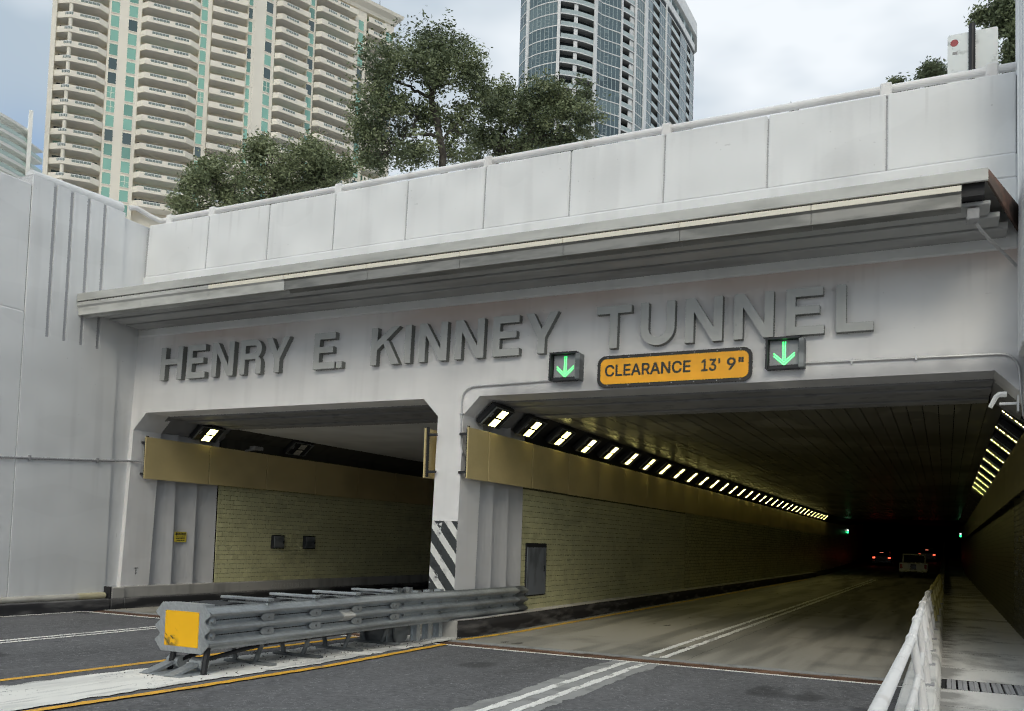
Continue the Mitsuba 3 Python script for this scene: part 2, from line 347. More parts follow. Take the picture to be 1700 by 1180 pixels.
m = MB(); sheet(m, -17.56, -9.152, -70, 13.86, 0); struct('road_001', m, 'm_asphalt')
ysr = np.concatenate([[14.42], YS])
m = MB(); ribbon(m, ysr, -8.45, -.4, rise(ysr)); struct('tunnel_road', m, 'm_concroad')
m = MB(); ribbon(m, ysr, -17.56, -9.0, rise(ysr)*0); struct('tunnel_road_001', m, 'm_concroad')
# drain across the road: sunken bed, steel plates, pale nosing each side
def drain(name, x0, x1):
    b = MB().box(x0, x1, 13.95, 14.42, -.30, -.05)
    k = struct(name, b, 'm_dark')
    n = int((x1-x0)/.45)
    for i in range(n):
        a = x0+i*.45; put('plate', MB().box(a+.006, a+.444, 13.965, 14.40, -.045, -.004-.006*((i*7) % 3)/2, c=.004), 'm_rust', k)
    put('nosing', MB().box(x0, x1, 13.86, 13.955, -.06, .002), 'm_white_line', k)
    put('nosing', MB().box(x0, x1, 14.41, 14.66, -.06, .003), 'm_pale_concrete', k)
drain('road_drain', -8.3, -.42); drain('road_drain_001', -17.5, -9.75)
# median of rough white concrete
rng = np.random.default_rng(5)
ym = np.linspace(-10, 14.95, 160)
left = np.interp(ym, [-10, 6.8, 9, 12, 14.95], [-10.5, -9.95, -9.78, -9.62, -9.3])+.03*rng.standard_normal(160)
right = np.interp(ym, [-10, 6.1, 7.7, 10.4, 13.5, 14.95], [-8.9, -8.53, -8.5, -8.25, -8.28, -8.28])+.03*rng.standard_normal(160)
m = MB(); ribbon(m, ym, left, right, .012+.004*rng.random(160)); struct('median', m, 'm_median')
# ragged strip of pale concrete under the lane line
yy = np.linspace(-6, 13.86, 220)
yy = np.linspace(-6, 13.86, 700); jag = lambda k: np.interp(yy, np.linspace(-6, 14, 120), rng.random(120))*k+.02*rng.random(700)
m = MB(); ribbon(m, yy, -4.83-jag(.07)-.05*np.sin(yy*.9)**2, -4.15+jag(.07)+.05*np.sin(yy*1.3)**2, .004); struct('concrete_strip', m, 'm_pale_concrete')
# painted lines
def line(ys, xs, wd, z, mname, seed):
    ys, xs = np.asarray(ys, float), np.asarray(xs, float); n = max(int((ys[-1]-ys[0])/.12), 2)
    q = np.linspace(ys[0], ys[-1], n); x = np.interp(q, ys, xs); r = np.random.default_rng(seed)
    mb = MB(); ribbon(mb, q, x-wd/2+.008*r.standard_normal(n), x+wd/2+.008*r.standard_normal(n), z+rise(q)); return struct('road_marking' if seed == 0 else f'road_marking_{seed:03d}', mb, mname)
line([-10, 6.2, 8, 10.4, 13.85], [-8.78, -8.36, -8.17, -8.0, -8.05], .14, .018, 'm_yellow_line', 0)
line([-10, 7.1, 9.4, 13.85], [-10.9, -10.36, -10.2, -9.95], .14, .006, 'm_yellow_line', 1)
line([-6, 13.85], [-4.62, -4.62], .12, .009, 'm_white_line', 2)
line([-6, 13.85], [-4.31, -4.31], .12, .009, 'm_white_line', 3)
line([14.7, 30, 60, 66], [-4.60, -4.53, -4.53, -4.53], .12, .006, 'm_white_line', 4)
line([14.7, 66], [-4.29, -4.24], .12, .006, 'm_white_line', 5)
line([14.68, 17, 60], [-8.22, -8.02, -8.02], .13, .006, 'm_yellow_line', 6)
line([-6, 13.85], [-13.9, -13.9], .11, .006, 'm_white_line', 7)
line([-6, 13.85], [-13.64, -13.64], .11, .006, 'm_white_line', 8)
line([-6, 13.9], [-17.44, -17.5], .10, .006, 'm_white_line', 9)

# sidewalk with its raised kerb, and the grating across it
m = MB()
m.box(-.06, 1.3, -30, 12.62, -.3, .2); m.box(-.06, 1.7, 13.60, 17.98, -.3, .2)
ysw = np.concatenate([[17.98], YS[1:]]); a = np.stack([ysw*0+1.7, ysw, .2+rise(ysw)], 1); b = a.copy(); b[:, 0] = -.06; m.loft(a, b)
struct('sidewalk', m, 'm_walk')
prof = [(-.45, -.3), (-.45, .36), (-.42, .40), (-.115, .40), (-.092, .378), (-.051, .2), (-.051, -.3)]
yk = np.concatenate([[-30, 0, 6, 12], YS]); pr = np.array(prof)
m = MB(); rows = [np.stack([pr[:, 0], pr[:, 0]*0+y, pr[:, 1]+float(rise(y))], 1) for y in yk]
for a, b in zip(rows[:-1], rows[1:]): m.loft(b, a)
struct('kerb', m, 'm_walk')
gr = thing('drain_grating', 'steel drain grating across the pavement at the tunnel mouth', 'grating')
put('frame', MB().box(-.05, 1.07, 12.62, 13.60, .02, .06).box(-.05, .0, 12.62, 13.60, .06, .195).box(-.05, 1.07, 12.622, 12.66, .06, .198).box(-.05, 1.07, 13.56, 13.598, .06, .198), 'm_dark', gr)
for i in range(8):
    x = .015+i*.133
    put('plate', MB().box(x, x+.052, 12.665, 13.555, .15, .203-.002*(i % 3), c=.004).box(x+.056, x+.108, 12.665, 13.555, .15, .203-.002*(i % 3), c=.004), 'm_conduit_dull', gr)
# left kerb along the retaining wall and into the tunnel, and the ledge above it
m = MB(); m.box(-18.3, -17.56, -70, 14.62, -.2, .25, c=.02); m.box(-18.3, -17.555, 14.64, 15.0, -.2, .25, c=.02)
struct('kerb_001', m, 'm_kerb_black')
m = MB(); m.box(-18.3, -17.555, 15.002, LEN, -.2, .25, c=.02); struct('kerb_002', m, 'm_kerb_black')
# kerb between the tubes on the near road
kp = Polygon([(-8.44, 14.95), (-8.40, 14.93), (-8.30, 15.6), (-8.27, 17.2), (-8.24, 66), (-8.62, 66), (-8.62, 15.04), (-9.12, 15.0), (-9.12, 14.9)])
m = MB().prism(kp, .53, lambda v: np.stack([v[:, 0], v[:, 1], v[:, 2]-.2], 1)); struct('kerb_003', m, 'm_kerb_black')
m = MB().prism(kp.buffer(.012), .012, lambda v: np.stack([v[:, 0], v[:, 1], v[:, 2]+.332], 1)); m.box(-9.0, -8.40, 14.885, 14.925, 0, .33, c=.01); struct('kerb_top', m, 'm_kerb')

# ------------------------------------------------------------------ the portal
po = thing('tunnel_portal', 'pale painted concrete tunnel portal with two openings and a panelled parapet', 'tunnel portal')
c = .36
op_l = Polygon([(-17.735, -1), (-17.735, 4.31), (-17.35, 4.71), (-9.51, 4.71), (-9.15, 4.34), (-9.15, -1)])
op_r = Polygon([(-8.565, -1), (-8.565, 4.35), (-8.22, 4.71), (.66, 4.71), (1.12, 4.23), (1.12, -1)])
out = Polygon([(XL-.3, -.5), (XL-.3, 8.08), (1.3, 8.08), (1.3, -.5)])
put('face', MB().prism(out.difference(op_l).difference(op_r), .84, face), 'm_face', po, label='smooth face wall with rusty stain under the canopy')
hz = MB(); fbox(hz, -9.149, -8.566, .0, 2.247, -.004, .0); put('hazard_stripes', hz, 'm_hazard', po, label='black and white diagonal hazard stripes on the central pier, paint chipped')
# parapet panels with recessed joints
jx = [XL+.02, -15.79, -13.93, -12.07, -10.19, -8.34, -6.49, -4.64, -2.80, -.90, XR]
m = MB(); fbox(m, XL-.3, 1.3, 8.06, 9.36, .02, .35); put('parapet_core', m, 'm_groove', po)
for a, b in zip(jx[:-1], jx[1:]):
    m = MB(); fbox(m, a+.014, b-.014, 8.10, 9.415, -.02, .33, c=.018); put('parapet_panel', m, 'm_paint', po)
m = MB(); fbox(m, XL, XR, 7.70, 8.10, -.045, .2, c=.03); fbox(m, XL, XR, 6.58, 7.70, -.06, .2, c=.02); put('ledge', m, 'm_paint', po)
for i, y0 in enumerate((15.86, 16.42, 17.02, 17.56)):     # boards of the header's underside
    y1 = (15.86, 16.42, 17.02, 17.56, 18.05)[i+1]
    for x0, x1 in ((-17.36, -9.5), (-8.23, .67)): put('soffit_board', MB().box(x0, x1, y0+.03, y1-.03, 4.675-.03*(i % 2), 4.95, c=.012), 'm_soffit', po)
m = MB()
for x0, x1 in ((-17.9, -9.0), (-8.7, 1.6)): m.box(x0, x1, 15.6, 18.1, 4.74, 5.2)
put('soffit_backing', m, 'm_dark', po)
for s, xw, xc in ((1, -17.735, -17.35), (1, -8.565, -8.22), (-1, 1.12, .66)):        # sloping corners behind the face
    a = np.array([(xw-s*.002, 4.33), (xc, 4.70), (xc, 4.95), (xw-s*.5, 4.95), (xw-s*.5, 4.33)])
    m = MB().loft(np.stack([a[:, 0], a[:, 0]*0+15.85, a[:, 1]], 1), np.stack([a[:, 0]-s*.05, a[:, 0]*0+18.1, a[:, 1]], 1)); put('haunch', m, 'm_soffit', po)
# sawtooth pilasters on the left wall of each tube
def pilasters(xw, s, zb, y_start=15.84):
    for i in range(3):
        y0, y1 = y_start+i*.72, y_start+(i+1)*.72
        pl = Polygon([(xw-s*.20, y0), (xw, y1-.012), (xw, y1), (xw-s*.6, y1), (xw-s*.6, y0)])
        m = MB().prism(pl, 4.7-zb, lambda v: np.stack([v[:, 0], v[:, 1], v[:, 2]+zb], 1)); put('pilaster', m, 'm_pilaster', po)
pilasters(-17.735, 1, .3); pilasters(-8.565, 1, .3); pilasters(1.44, -1, .1)
m = MB().box(-9.145, -8.70, 15.85, 18.0, 0, 4.9); put('pier_core', m, 'm_pilaster', po)
put('painted_gap_shade', MB().box(-18.2, -17.585, 14.615, 14.655, .252, .53), 'm_dark', po)  # black box filling the open gap, paints the shade inside it
put('ledge_step', MB().box(-18.3, -17.57, 14.66, 15.02, .25, .50, c=.015).box(-18.3, -17.62, 15.022, LEN, .25, .52, c=.015), 'm_kerb', po, label='dirty concrete ledge along the foot of the left wall')
m = MB()
for a, s in (('T', 1),): pass
t = meshkit.text_mesh('CCTV + 191 08 58', .12, .002); v = np.array(t.vertices)
put('chalk_writing', MB().raw(np.stack([-17.618+v[:, 2], 20.2+v[:, 0], .31+v[:, 1]], 1), t.faces), 'm_chalk', po, label='faint chalk writing on the kerb ledge')
t = meshkit.text_mesh('T', .16, .002); v = np.array(t.vertices)
put('paint_mark', MB().raw(np.stack([-17.733+v[:, 2], 15.38+v[:, 0], .80+v[:, 1]], 1), t.faces), 'm_black_metal', po)

# ------------------------------------------------------------------ retaining walls
lw = thing('retaining_wall', 'tall pale concrete retaining wall on the left with vertical grooves', 'retaining wall')
gy = [12.78, 13.20, 13.635, 14.07]
m = MB(); m.box(XL-.5, XL-.035, 12.24, 14.64, .2, 9.52); put('core', m, 'm_groove', lw)
ed = [12.24]+gy+[14.64]
for a, b in zip(ed[:-1], ed[1:]):
    a2, b2 = a+(.045 if a > 12.3 else 0), b-(.045 if b < 14.6 else 0)
    put('panel', MB().box(XL-.4, XL, a2, b2, 6.06, 9.50), 'm_paint', lw)
put('lower_panel', MB().box(XL-.4, XL, 12.24, 14.64, .2, 6.06), 'm_paint', lw)
put('coping', MB().tube([(XL-.15, 12.26, 9.50), (XL-.15, 14.60, 9.62)], [.15, .15], 14), 'm_paint', lw, smooth=40)
put('panel', MB().box(XL-.5, XL-.03, 5.5, 12.235, 6.5, 9.30, c=.02).box(XL-.5, XL-.05, -60, 5.5, 6.5, 8.6, c=.02), 'm_paint', lw)
put('lower_panel', MB().box(XL-.5, XL-.012, -60, 12.235, .2, 6.495, c=.02), 'm_paint', lw)
put('return_wall', MB().box(XL-.5, XL-.05, 14.65, 15.6, .5, 9.40, c=.01), 'm_paint', lw, label='darker end strip beside the portal')
rw = thing('retaining_wall', 'pale concrete retaining wall at the right edge of the frame', 'retaining wall')
m = MB(); m.box(XR+.12, XR+.6, -70, 13.9, -.3, 1.25); m.box(XR+.12, XR+.6, 13.9, 14.985, -.3, 8.6); m.box(XR+.6, 80, 13.95, 14.4, .9, 8.62); m.box(XR, XR+.6, 13.9, 15.7, 4.9, 11.4); put('wall', m, 'm_paint', rw)
for y in (14.15, 14.45, 14.75): put('rib', MB().box(XR-.012, XR+.1, y, y+.16, 4.905, 11.38, c=.008), 'm_paint', rw)

# ------------------------------------------------------------------ tunnel tubes
def tube_wall(name, label, xw, s, z0, z1, y_to, y_tile):
    """A tiled side wall; s points into the tube."""
    t = thing(name, label, 'tunnel wall')
    ys = np.concatenate([[18.0], YS[1:]]); r = rise(ys) if xw > -9 else ys*0
    m = MB().loft(np.stack([ys*0+xw, ys, z0+r*0-.3], 1), np.stack([ys*0+xw, ys, 4.1+r], 1))
    far = ys >= y_tile-1e-6
    put('backing', m, 'm_grout', t)
    yf = np.concatenate([[y_tile], ys[ys > y_tile]]); rf = rise(yf) if xw > -9 else yf*0
    m = MB().loft(np.stack([yf*0+xw+s*.012, yf, z0+rf], 1), np.stack([yf*0+xw+s*.012, yf, 3.2+rf], 1)); put('far_tiles', m, 'm_tile_far' if s > 0 else 'm_tile_far_shaded', t)
    rg = np.random.default_rng(3); mb = MB(); V, F = [], []
    nz = int((3.15-z0)/.125)
    for i in range(nz):
        z = z0+i*.125; y = 18.0-(.12 if i % 2 else 0)
        while y < y_tile:
            w = .24; a = max(y, 18.0)+.007; b = min(y+w, y_tile)-.007; y += w
            if b-a < .03: continue
            d = .010+.006*rg.random(); tl = .004*(rg.random()-.5)
            V.append([(xw, a, z+.004), (xw, b, z+.004), (xw, b, z+.121), (xw, a, z+.121),
                      (xw+s*(d+tl), a+.003, z+.007), (xw+s*(d-tl), b-.003, z+.007), (xw+s*(d-tl), b-.003, z+.118), (xw+s*(d+tl), a+.003, z+.118)])
    V = np.array(V); n = len(V); q = np.array([[4, 5, 6, 7], [0, 1, 5, 4], [1, 2, 6, 5], [2, 3, 7, 6], [3, 0, 4, 7]])
    if s < 0: q = q[:, ::-1]
    F = (q[None]+8*np.arange(n)[:, None, None]).reshape(-1, 4)
    put('tile', mb.raw(V.reshape(-1, 3), F), 'm_tile' if s > 0 else 'm_tile_shaded', t, kind='stuff')
    return t
wl = tube_wall('tiled_wall', 'yellow tiled wall of the left tunnel tube', -17.70, 1, .52, 3.2, 0, 30)
wm = tube_wall('tiled_wall', 'yellow tiled wall between the tubes, in the wide right tube', -8.60, 1, .33, 3.2, 0, 32)
wr = tube_wall('tiled_wall', 'tiled wall beside the pavement at the right, shade painted into its tiles', 1.45, -1, .2, 3.2, 0, 24)
# gold fascia panels along the walls
def band(name, label, x, s, y0, first, step, z0, z1, n_near, yend):
    t = thing(name, label, 'wall panelling'); ys = [y0, first]
    while ys[-1] < yend: ys.append(ys[-1]+step)
    for i, (a, b) in enumerate(zip(ys[:-1], ys[1:])):
        r0 = float(rise(a)) if x > -9 else 0
        put('panel', MB().box(min(x, x-s*.03), max(x, x-s*.03), a+.013, b-.013, z0+r0+.004*(i % 3), z1+r0+.003*(i % 2), c=.004), 'm_gold_shaded' if x > 0 else 'm_gold', t)
    m = MB()
    for a, b in zip(ys[:9:1], ys[1:10:1]): m.box(min(x-s*.03, x-s*.24), max(x-s*.03, x-s*.24), a+.08, a+.13, z0+.1, z0+.15).box(min(x-s*.03, x-s*.24), max(x-s*.03, x-s*.24), a+.08, a+.13, z1-.15, z1-.1).box(min(x-s*.03, x-s*.06), max(x-s*.03, x-s*.06), a+.06, a+.12, z0+.02, z1+.03)
    put('bracket', m, 'm_black_metal', t)
    if s < 0 and x < 0: return t
    m = MB().box(min(x-s*.031, x-s*.05), max(x-s*.031, x-s*.05), ys[0]+.02, min(ys[-1], 64), z0+.03, z1-.03); put('backing', m, 'm_dark', t)
    return t
band('gold_panelling', 'gold panel band on the left wall of the left tube', -17.50, 1, 15.33, 17.45, 2.2, 3.13, 4.15, 8, 90)
band('gold_panelling', 'gold panel band on the left wall of the right tube', -8.35, 1, 14.99, 15.88, 2.13, 3.08, 4.085, 8, 150)
band('gold_panelling', 'gold panel band seen edge on beside the central pier in the left tube', -9.32, -1, 14.93, 16.0, 2.13, 3.09, 4.08, 3, 60)
band('gold_panelling', 'gold panel band high on the right wall above the pavement, shade painted into its colour', 1.22, -1, 16.3, 18.0, 2.13, 3.08, 4.085, 8, 120)
# upper wall strips, ceilings, ends
def strip(mb, xa, za, xb, zb, ys, up):
    r = rise(ys) if up else ys*0
    return mb.loft(np.stack([ys*0+xa, ys, za+r], 1), np.stack([ys*0+xb, ys, zb+r], 1))
ysc = np.concatenate([[18.05], YS[1:]])
tr = thing('tunnel_ceiling', 'dark panelled glossy ceiling of the wide right tube', 'tunnel ceiling')
tl = thing('tunnel_ceiling', 'plain pale ceiling of the left tube', 'tunnel ceiling')
xs = np.linspace(-8.05, .95, 34)
for i, (a, b) in enumerate(zip(xs[:-1], xs[1:])):
    m = MB(); dz = .004*((i*5) % 3)
    r = rise(ysc); lo = 4.655-dz
    A = [np.stack([ysc*0+x, ysc, z+r], 1) for x, z in ((a+.008, lo+.05), (a+.008, lo), (b-.008, lo), (b-.008, lo+.05))]
    for p, q in zip(A[:-1], A[1:]): m.loft(p, q)
    put('ceiling_panel', m, 'm_ceiling', tr)
m = MB(); strip(m, -8.75, 4.72, 1.6, 4.72, ysc, 1); strip(m, -8.62, 4.05, -8.62, 4.4, ysc, 1); strip(m, -8.62, 4.38, -8.05, 4.70, ysc, 1); strip(m, 1.47, 4.0, 1.47, 4.4, ysc, 1); strip(m, 1.47, 4.38, .95, 4.70, ysc, 1)
put('recess', m, 'm_dark', tr)
m = MB(); strip(m, -17.3, 4.68, -9.2, 4.68, ysc, 0); put('slab', m, 'm_ceiling_pale', tl)
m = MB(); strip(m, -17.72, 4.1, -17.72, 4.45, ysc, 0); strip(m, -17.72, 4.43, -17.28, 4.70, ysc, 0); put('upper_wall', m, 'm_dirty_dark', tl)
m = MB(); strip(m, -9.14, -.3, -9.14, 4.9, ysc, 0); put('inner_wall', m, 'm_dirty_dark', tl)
m = MB(); m.box(-20, 4, LEN, LEN+.5, -1, 14); m.box(-18.6, -17.9, 15.6, LEN, -1, 5.3); m.box(1.62, 2.2, 15.75, LEN, -1, 12); m.box(-18.6, 2.2, 18.1, 60, 4.78, 5.2); m.box(-18.6, 2.2, 60, LEN, 4.95, 5.3)
m.raw([(-18.6, 60, 5.0), (2.2, 60, 5.0), (2.2, LEN, 13.), (-18.6, LEN, 13.)], [[0, 1, 2, 3]])
put('outer_shell', m, 'm_dark', tr)

# ------------------------------------------------------------------ canopy over the openings
ca = thing('portal_canopy', 'long grey metal canopy over both openings with a steel light cover along its edge', 'canopy')
CX0, CX1, CY = -17.79, .50, 13.45
put('fascia', MB().box(CX0, CX1, CY, CY+.05, 7.03, 7.205, c=.006), 'm_canopy', ca)
def xend(y): return .50+.45*(y-CY)/1.65
put('end_panel', MB().prism(Polygon([(CX1-.02, CY+.052), (CX1+.012, CY+.052), (xend(15.22)+.012, 15.22), (xend(15.22)-.02, 15.22)]), .165, lambda v: np.stack([v[:, 0], v[:, 1], 7.03-.20*(v[:, 1]-CY)/1.65+v[:, 2]*(1+1.3*(v[:, 1]-CY)/1.65)], 1)), 'm_rust_panel', ca, label='rust brown splayed end panel')
put('top_plate', MB().prism(Polygon([(CX0, CY+.05), (CX1, CY+.05), (xend(15.24), 15.24), (CX0, 15.24)]), .04, lambda v: v+[0, 0, 7.15]), 'm_canopy', ca)
ys5 = [13.72, 14.24, 14.76, 15.27]
for a, b, dz in ((13.74, 14.25, 0), (14.25, 14.72, 0), (14.72, 15.26, 0)):
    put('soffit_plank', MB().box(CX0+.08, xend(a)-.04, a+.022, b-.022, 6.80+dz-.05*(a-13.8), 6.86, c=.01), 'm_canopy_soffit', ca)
put('soffit_backing', MB().box(CX0+.05, CX1-.04, 13.56, 15.25, 6.87, 7.14), 'm_dark', ca)
# sloping lighting cover in lengths: cream lip and steel face
xs = np.linspace(CX0, .176, 10)
def cover(x0, x1, m1, m2):
    a = np.array([(13.475, 7.015), (13.465, 6.925), (13.70, 6.70), (13.72, 6.72)])
    k = put('light_cover', MB().loft(*[np.stack([a[1:3, 0]*0+x, a[1:3, 0], a[1:3, 1]], 1) for x in (x0+.004, x1-.004)]).box(x0+.004, x1-.004, 13.50, 13.55, 6.72, 7.02), m2, ca)
    put('lip', MB().box(x0+.004, x1-.004, 13.462, 13.50, 6.925, 7.008, c=.004), m1, k)
for i, (a, b) in enumerate(zip(xs[:-1], xs[1:])): cover(a, b, 'm_canopy' if i < 2 else 'm_cream_trim', 'm_canopy' if i < 3 else 'm_steel_cover')
jb = thing('junction_box', 'grey junction box hung in the open end of the canopy', 'junction box')
put('body', MB().box(.24, .40, 13.72, 13.96, 6.60, 6.76, c=.012), 'm_conduit_dull', jb)
put('cable', MB().tube([(.36, 13.90, 6.60), (.44, 14.05, 6.52), (.62, 14.5, 6.45), (.86, 14.95, 6.32), (.93, 15.02, 6.25)], .022, 8), 'm_conduit', jb, smooth=40)

# ------------------------------------------------------------------ the tunnel's name in raised letters
def stroke(*pts, w=.15): return LineString(pts).buffer(w/2, cap_style='flat', join_style='mitre')
def glyph(ch, W, Hh=.79, w=.15):
    h = w/2
    if ch == 'H': return unary_union([sbox(0, 0, w, Hh), sbox(W-w, 0, W, Hh), sbox(0, .37, W, .37+w*.92)])
    if ch == 'E': return unary_union([sbox(0, 0, w, Hh), sbox(0, 0, W, w*.95), sbox(0, .35, W*.88, .35+w*.9), sbox(0, Hh-w*.95, W*.97, Hh)])
    if ch == 'N': return unary_union([sbox(0, 0, w, Hh), sbox(W-w, 0, W, Hh), Polygon([(0, Hh), (w*1.12, Hh), (W, 0), (W-w*1.12, 0)])])
    if ch == 'I': return sbox(0, 0, w, Hh)
    if ch == 'T': return unary_union([sbox(0, Hh-w*.95, W, Hh), sbox(W/2-h, 0, W/2+h, Hh)])
    if ch == 'L': return unary_union([sbox(0, 0, w, Hh), sbox(0, 0, W, w*.95)])
    if ch == 'Y': return unary_union([sbox(W/2-h, 0, W/2+h, .34), Polygon([(0, Hh), (w*1.12, Hh), (W/2+h, .33), (W/2-h, .30)]), Polygon([(W, Hh), (W-w*1.12, Hh), (W/2-h, .33), (W/2+h, .30)])])
    if ch == 'K': return unary_union([sbox(0, 0, w, Hh), Polygon([(w*.6, .26), (w*.6, .46), (W-w*1.25, Hh), (W, Hh)]), Polygon([(W*.40, .50), (W*.62, .50), (W+.02, 0), (W-w*1.2, 0)])])
    if ch == 'U':
        r = W/2; o = unary_union([sbox(0, r, W, Hh), Point(r, r).buffer(r, 24)]); i = unary_union([sbox(w, r, W-w, Hh+1), Point(r, r).buffer(r-w, 24)]); return o.difference(i)
    if ch == 'R':
        bh, r = Hh-.34, (Hh-.34)/2
        o = unary_union([sbox(0, .34, W-r, Hh), Point(W-r, .34+r).buffer(r, 20)]); i = unary_union([sbox(w, .34+w*.9, W-r, Hh-w*.9), Point(W-r, .34+r).buffer(r-w*.92, 20)])
        leg = unary_union([sbox(W*.45, .34, W-w*.7, .34+w*.9), sbox(W-w, 0, W, .24), Point(W-.17, .24).buffer(.17, 16).intersection(sbox(W-.17, .24, W, .6))])
        return unary_union([o.difference(i), sbox(0, 0, w, Hh), leg])
    return sbox(0, 0, w*.95, w*.95)
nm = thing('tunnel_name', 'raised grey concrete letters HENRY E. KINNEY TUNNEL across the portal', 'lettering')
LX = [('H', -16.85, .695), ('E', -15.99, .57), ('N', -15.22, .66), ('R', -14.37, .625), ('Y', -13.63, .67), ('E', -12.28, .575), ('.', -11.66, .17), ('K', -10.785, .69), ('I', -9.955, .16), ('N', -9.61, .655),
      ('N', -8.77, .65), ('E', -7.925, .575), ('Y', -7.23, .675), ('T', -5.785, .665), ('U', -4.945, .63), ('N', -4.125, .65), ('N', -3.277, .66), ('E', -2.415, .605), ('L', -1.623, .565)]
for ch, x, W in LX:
    m = MB().prism(glyph(ch, W), .17, lambda v: face(np.stack([x+v[:, 0], 5.447+v[:, 1], v[:, 2]-.128], 1))); k = put('letter', m, 'm_letter_shaded', nm)
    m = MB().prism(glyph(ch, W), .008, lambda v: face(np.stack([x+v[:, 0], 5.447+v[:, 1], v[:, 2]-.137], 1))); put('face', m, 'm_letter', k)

# ------------------------------------------------------------------ clearance sign and lane signals
def rrect(x0, x1, z0, z1, r): return sbox(x0+r, z0+r, x1-r, z1-r).buffer(r, 10)
sg = thing('clearance_sign', 'orange sign with black border reading CLEARANCE 13 feet 9 inches', 'sign')
sx0, sx1, sz0, sz1 = -5.76, -2.965, 4.735, 5.325
put('border', MB().prism(rrect(sx0, sx1, sz0, sz1, .16), .03, lambda v: face(np.stack([v[:, 0], v[:, 1], v[:, 2]-.06], 1))), 'm_sign_black', sg)
put('panel', MB().prism(rrect(sx0+.062, sx1-.062, sz0+.062, sz1-.062, .11), .006, lambda v: face(np.stack([v[:, 0], v[:, 1], v[:, 2]-.066], 1))), 'm_sign_orange', sg)
def text_on_face(txt, x, z, h, dep, wid=None, bold=False):
    t = meshkit.text_mesh(txt, h, .004, bold); v = np.array(t.vertices)
    if wid: v[:, 0] *= wid/v[:, 0].max()
    return MB().raw(face(np.stack([x+v[:, 0], z+v[:, 1], -v[:, 2]-dep], 1)), t.faces)
put('lettering', text_on_face('CLEARANCE', -5.625, 4.945, .20, .066, 1.60, True), 'm_sign_black', sg)
put('lettering', text_on_face("13'", -3.86, 4.945, .20, .066, .35, True), 'm_sign_black', sg)
put('lettering', text_on_face('9"', -3.42, 4.945, .20, .066, .31, True), 'm_sign_black', sg)
m = MB()
for i in range(7):
    for z in (sz0+.035, sz1-.035): q = sx0+.2+i*(sx1-sx0-.4)/6; fbox(m, q-.008, q+.008, z-.008, z+.008, -.066, -.05)
put('rivet', m, 'm_conduit', sg)
def emit(c): return {'type': 'area', 'radiance': rgb(c)}
def lane_signal(label, x0, x1, z0, z1, dim):
    t = thing('lane_signal', label, 'lane signal', 'green lane signals over the right opening')
    d = .24
    m = MB(); fbox(m, x0, x1, z0, z1, -.10, -.004, c=.008); put('housing', m, 'm_black_metal', t)
    m = MB(); fbox(m, x0, x1, z1-.035, z1, -d, -.10); fbox(m, x0, x0+.035, z0, z1-.035, -d, -.10); fbox(m, x0+.035, x1, z0, z0+.05, -d*.75, -.10); put('hood', m, 'm_black_metal', t)
    m = MB(); fbox(m, x1-.02, x1+.07, z0+.0, z1-.036, -d+.01, -.004, c=.006); put('door', m, 'm_galv_dark', t)
    m = MB(); fbox(m, x0+.05, x1-.03, z0+.07, z1-.04, -.112, -.101); put('screen', m, 'm_car_grey', t)
    cx, cz = (x0+x1)/2+.01, (z0+z1)/2+.01
    a = MB()
    def seg(p, q, w=.014):
        a.prism(LineString([p, q]).buffer(w, cap_style='flat'), .006, lambda v: face(np.stack([v[:, 0], v[:, 1], v[:, 2]-.119], 1)))
    for o in (-.018, .018): seg((cx+o, cz+.19), (cx+o, cz-.12), .009)
    for o in (0, .045):
        seg((cx-.17, cz+.0-o), (cx, cz-.155-o), .010); seg((cx+.17, cz+.0-o), (cx, cz-.155-o), .010)
    k = put('arrow', a, 'm_lamp_glass', t); scene[k]['emitter'] = emit((.01*dim, .95*dim, .13*dim))
lane_signal('left green down arrow lane signal in a black hooded box beside the clearance sign', -6.66, -6.12, 4.90, 5.425, .55)
lane_signal('right green down arrow lane signal in a black hooded box under the letter E', -2.72, -2.17, 4.89, 5.415, .7)

# ------------------------------------------------------------------ conduits
def arc(p0, pc, p1, n=6):
    p0, pc, p1 = map(np.array, (p0, pc, p1)); t = np.linspace(0, 1, n)[:, None]; return [tuple(q) for q in (1-t)**2*p0+2*t*(1-t)*pc+t*t*p1]
def facept(x, z, d=-.03): return (x, FY+z*TB+d, z)
cd = thing('conduit', 'thin metal conduit from the pier over the corner to the left lane signal', 'conduit')
pts = [facept(-8.60, 2.9)]+[facept(-8.60, 4.6)]+arc(facept(-8.60, 4.62), facept(-8.60, 4.90), facept(-8.25, 4.90))+[facept(-6.6, 4.93)]
pts = [(-8.52, FY+.25, 3.5), (-8.535, FY+.12, 3.6)]+[facept(-8.585, 3.8, -.015)]+pts[1:]
put('pipe', MB().tube(pts, .017, 8), 'm_conduit', cd, smooth=40)
for z in (4.35, 3.95): m = MB(); fbox(m, -8.625, -8.555, z, z+.03, -.05, -.002); put('clip', m, 'm_conduit', cd)
cd = thing('conduit', 'thin metal conduit from the right lane signal down the right corner', 'conduit')
pts = [facept(-2.12, 4.985), facept(.62, 4.955)]+arc(facept(.68, 4.955), facept(.985, 4.955), facept(.985, 4.62))+[facept(1.0, 4.34), facept(1.03, 4.0), (1.15, FY+.35, 3.8)]
put('pipe', MB().tube(pts, .018, 8), 'm_conduit', cd, smooth=40)
for x in (-1.4, -.45): m = MB(); fbox(m, x, x+.03, 4.93, 5.01, -.05, -.002); put('clip', m, 'm_conduit', cd)
cd = thing('conduit', 'dull conduit running along the left retaining wall into the tunnel', 'conduit')
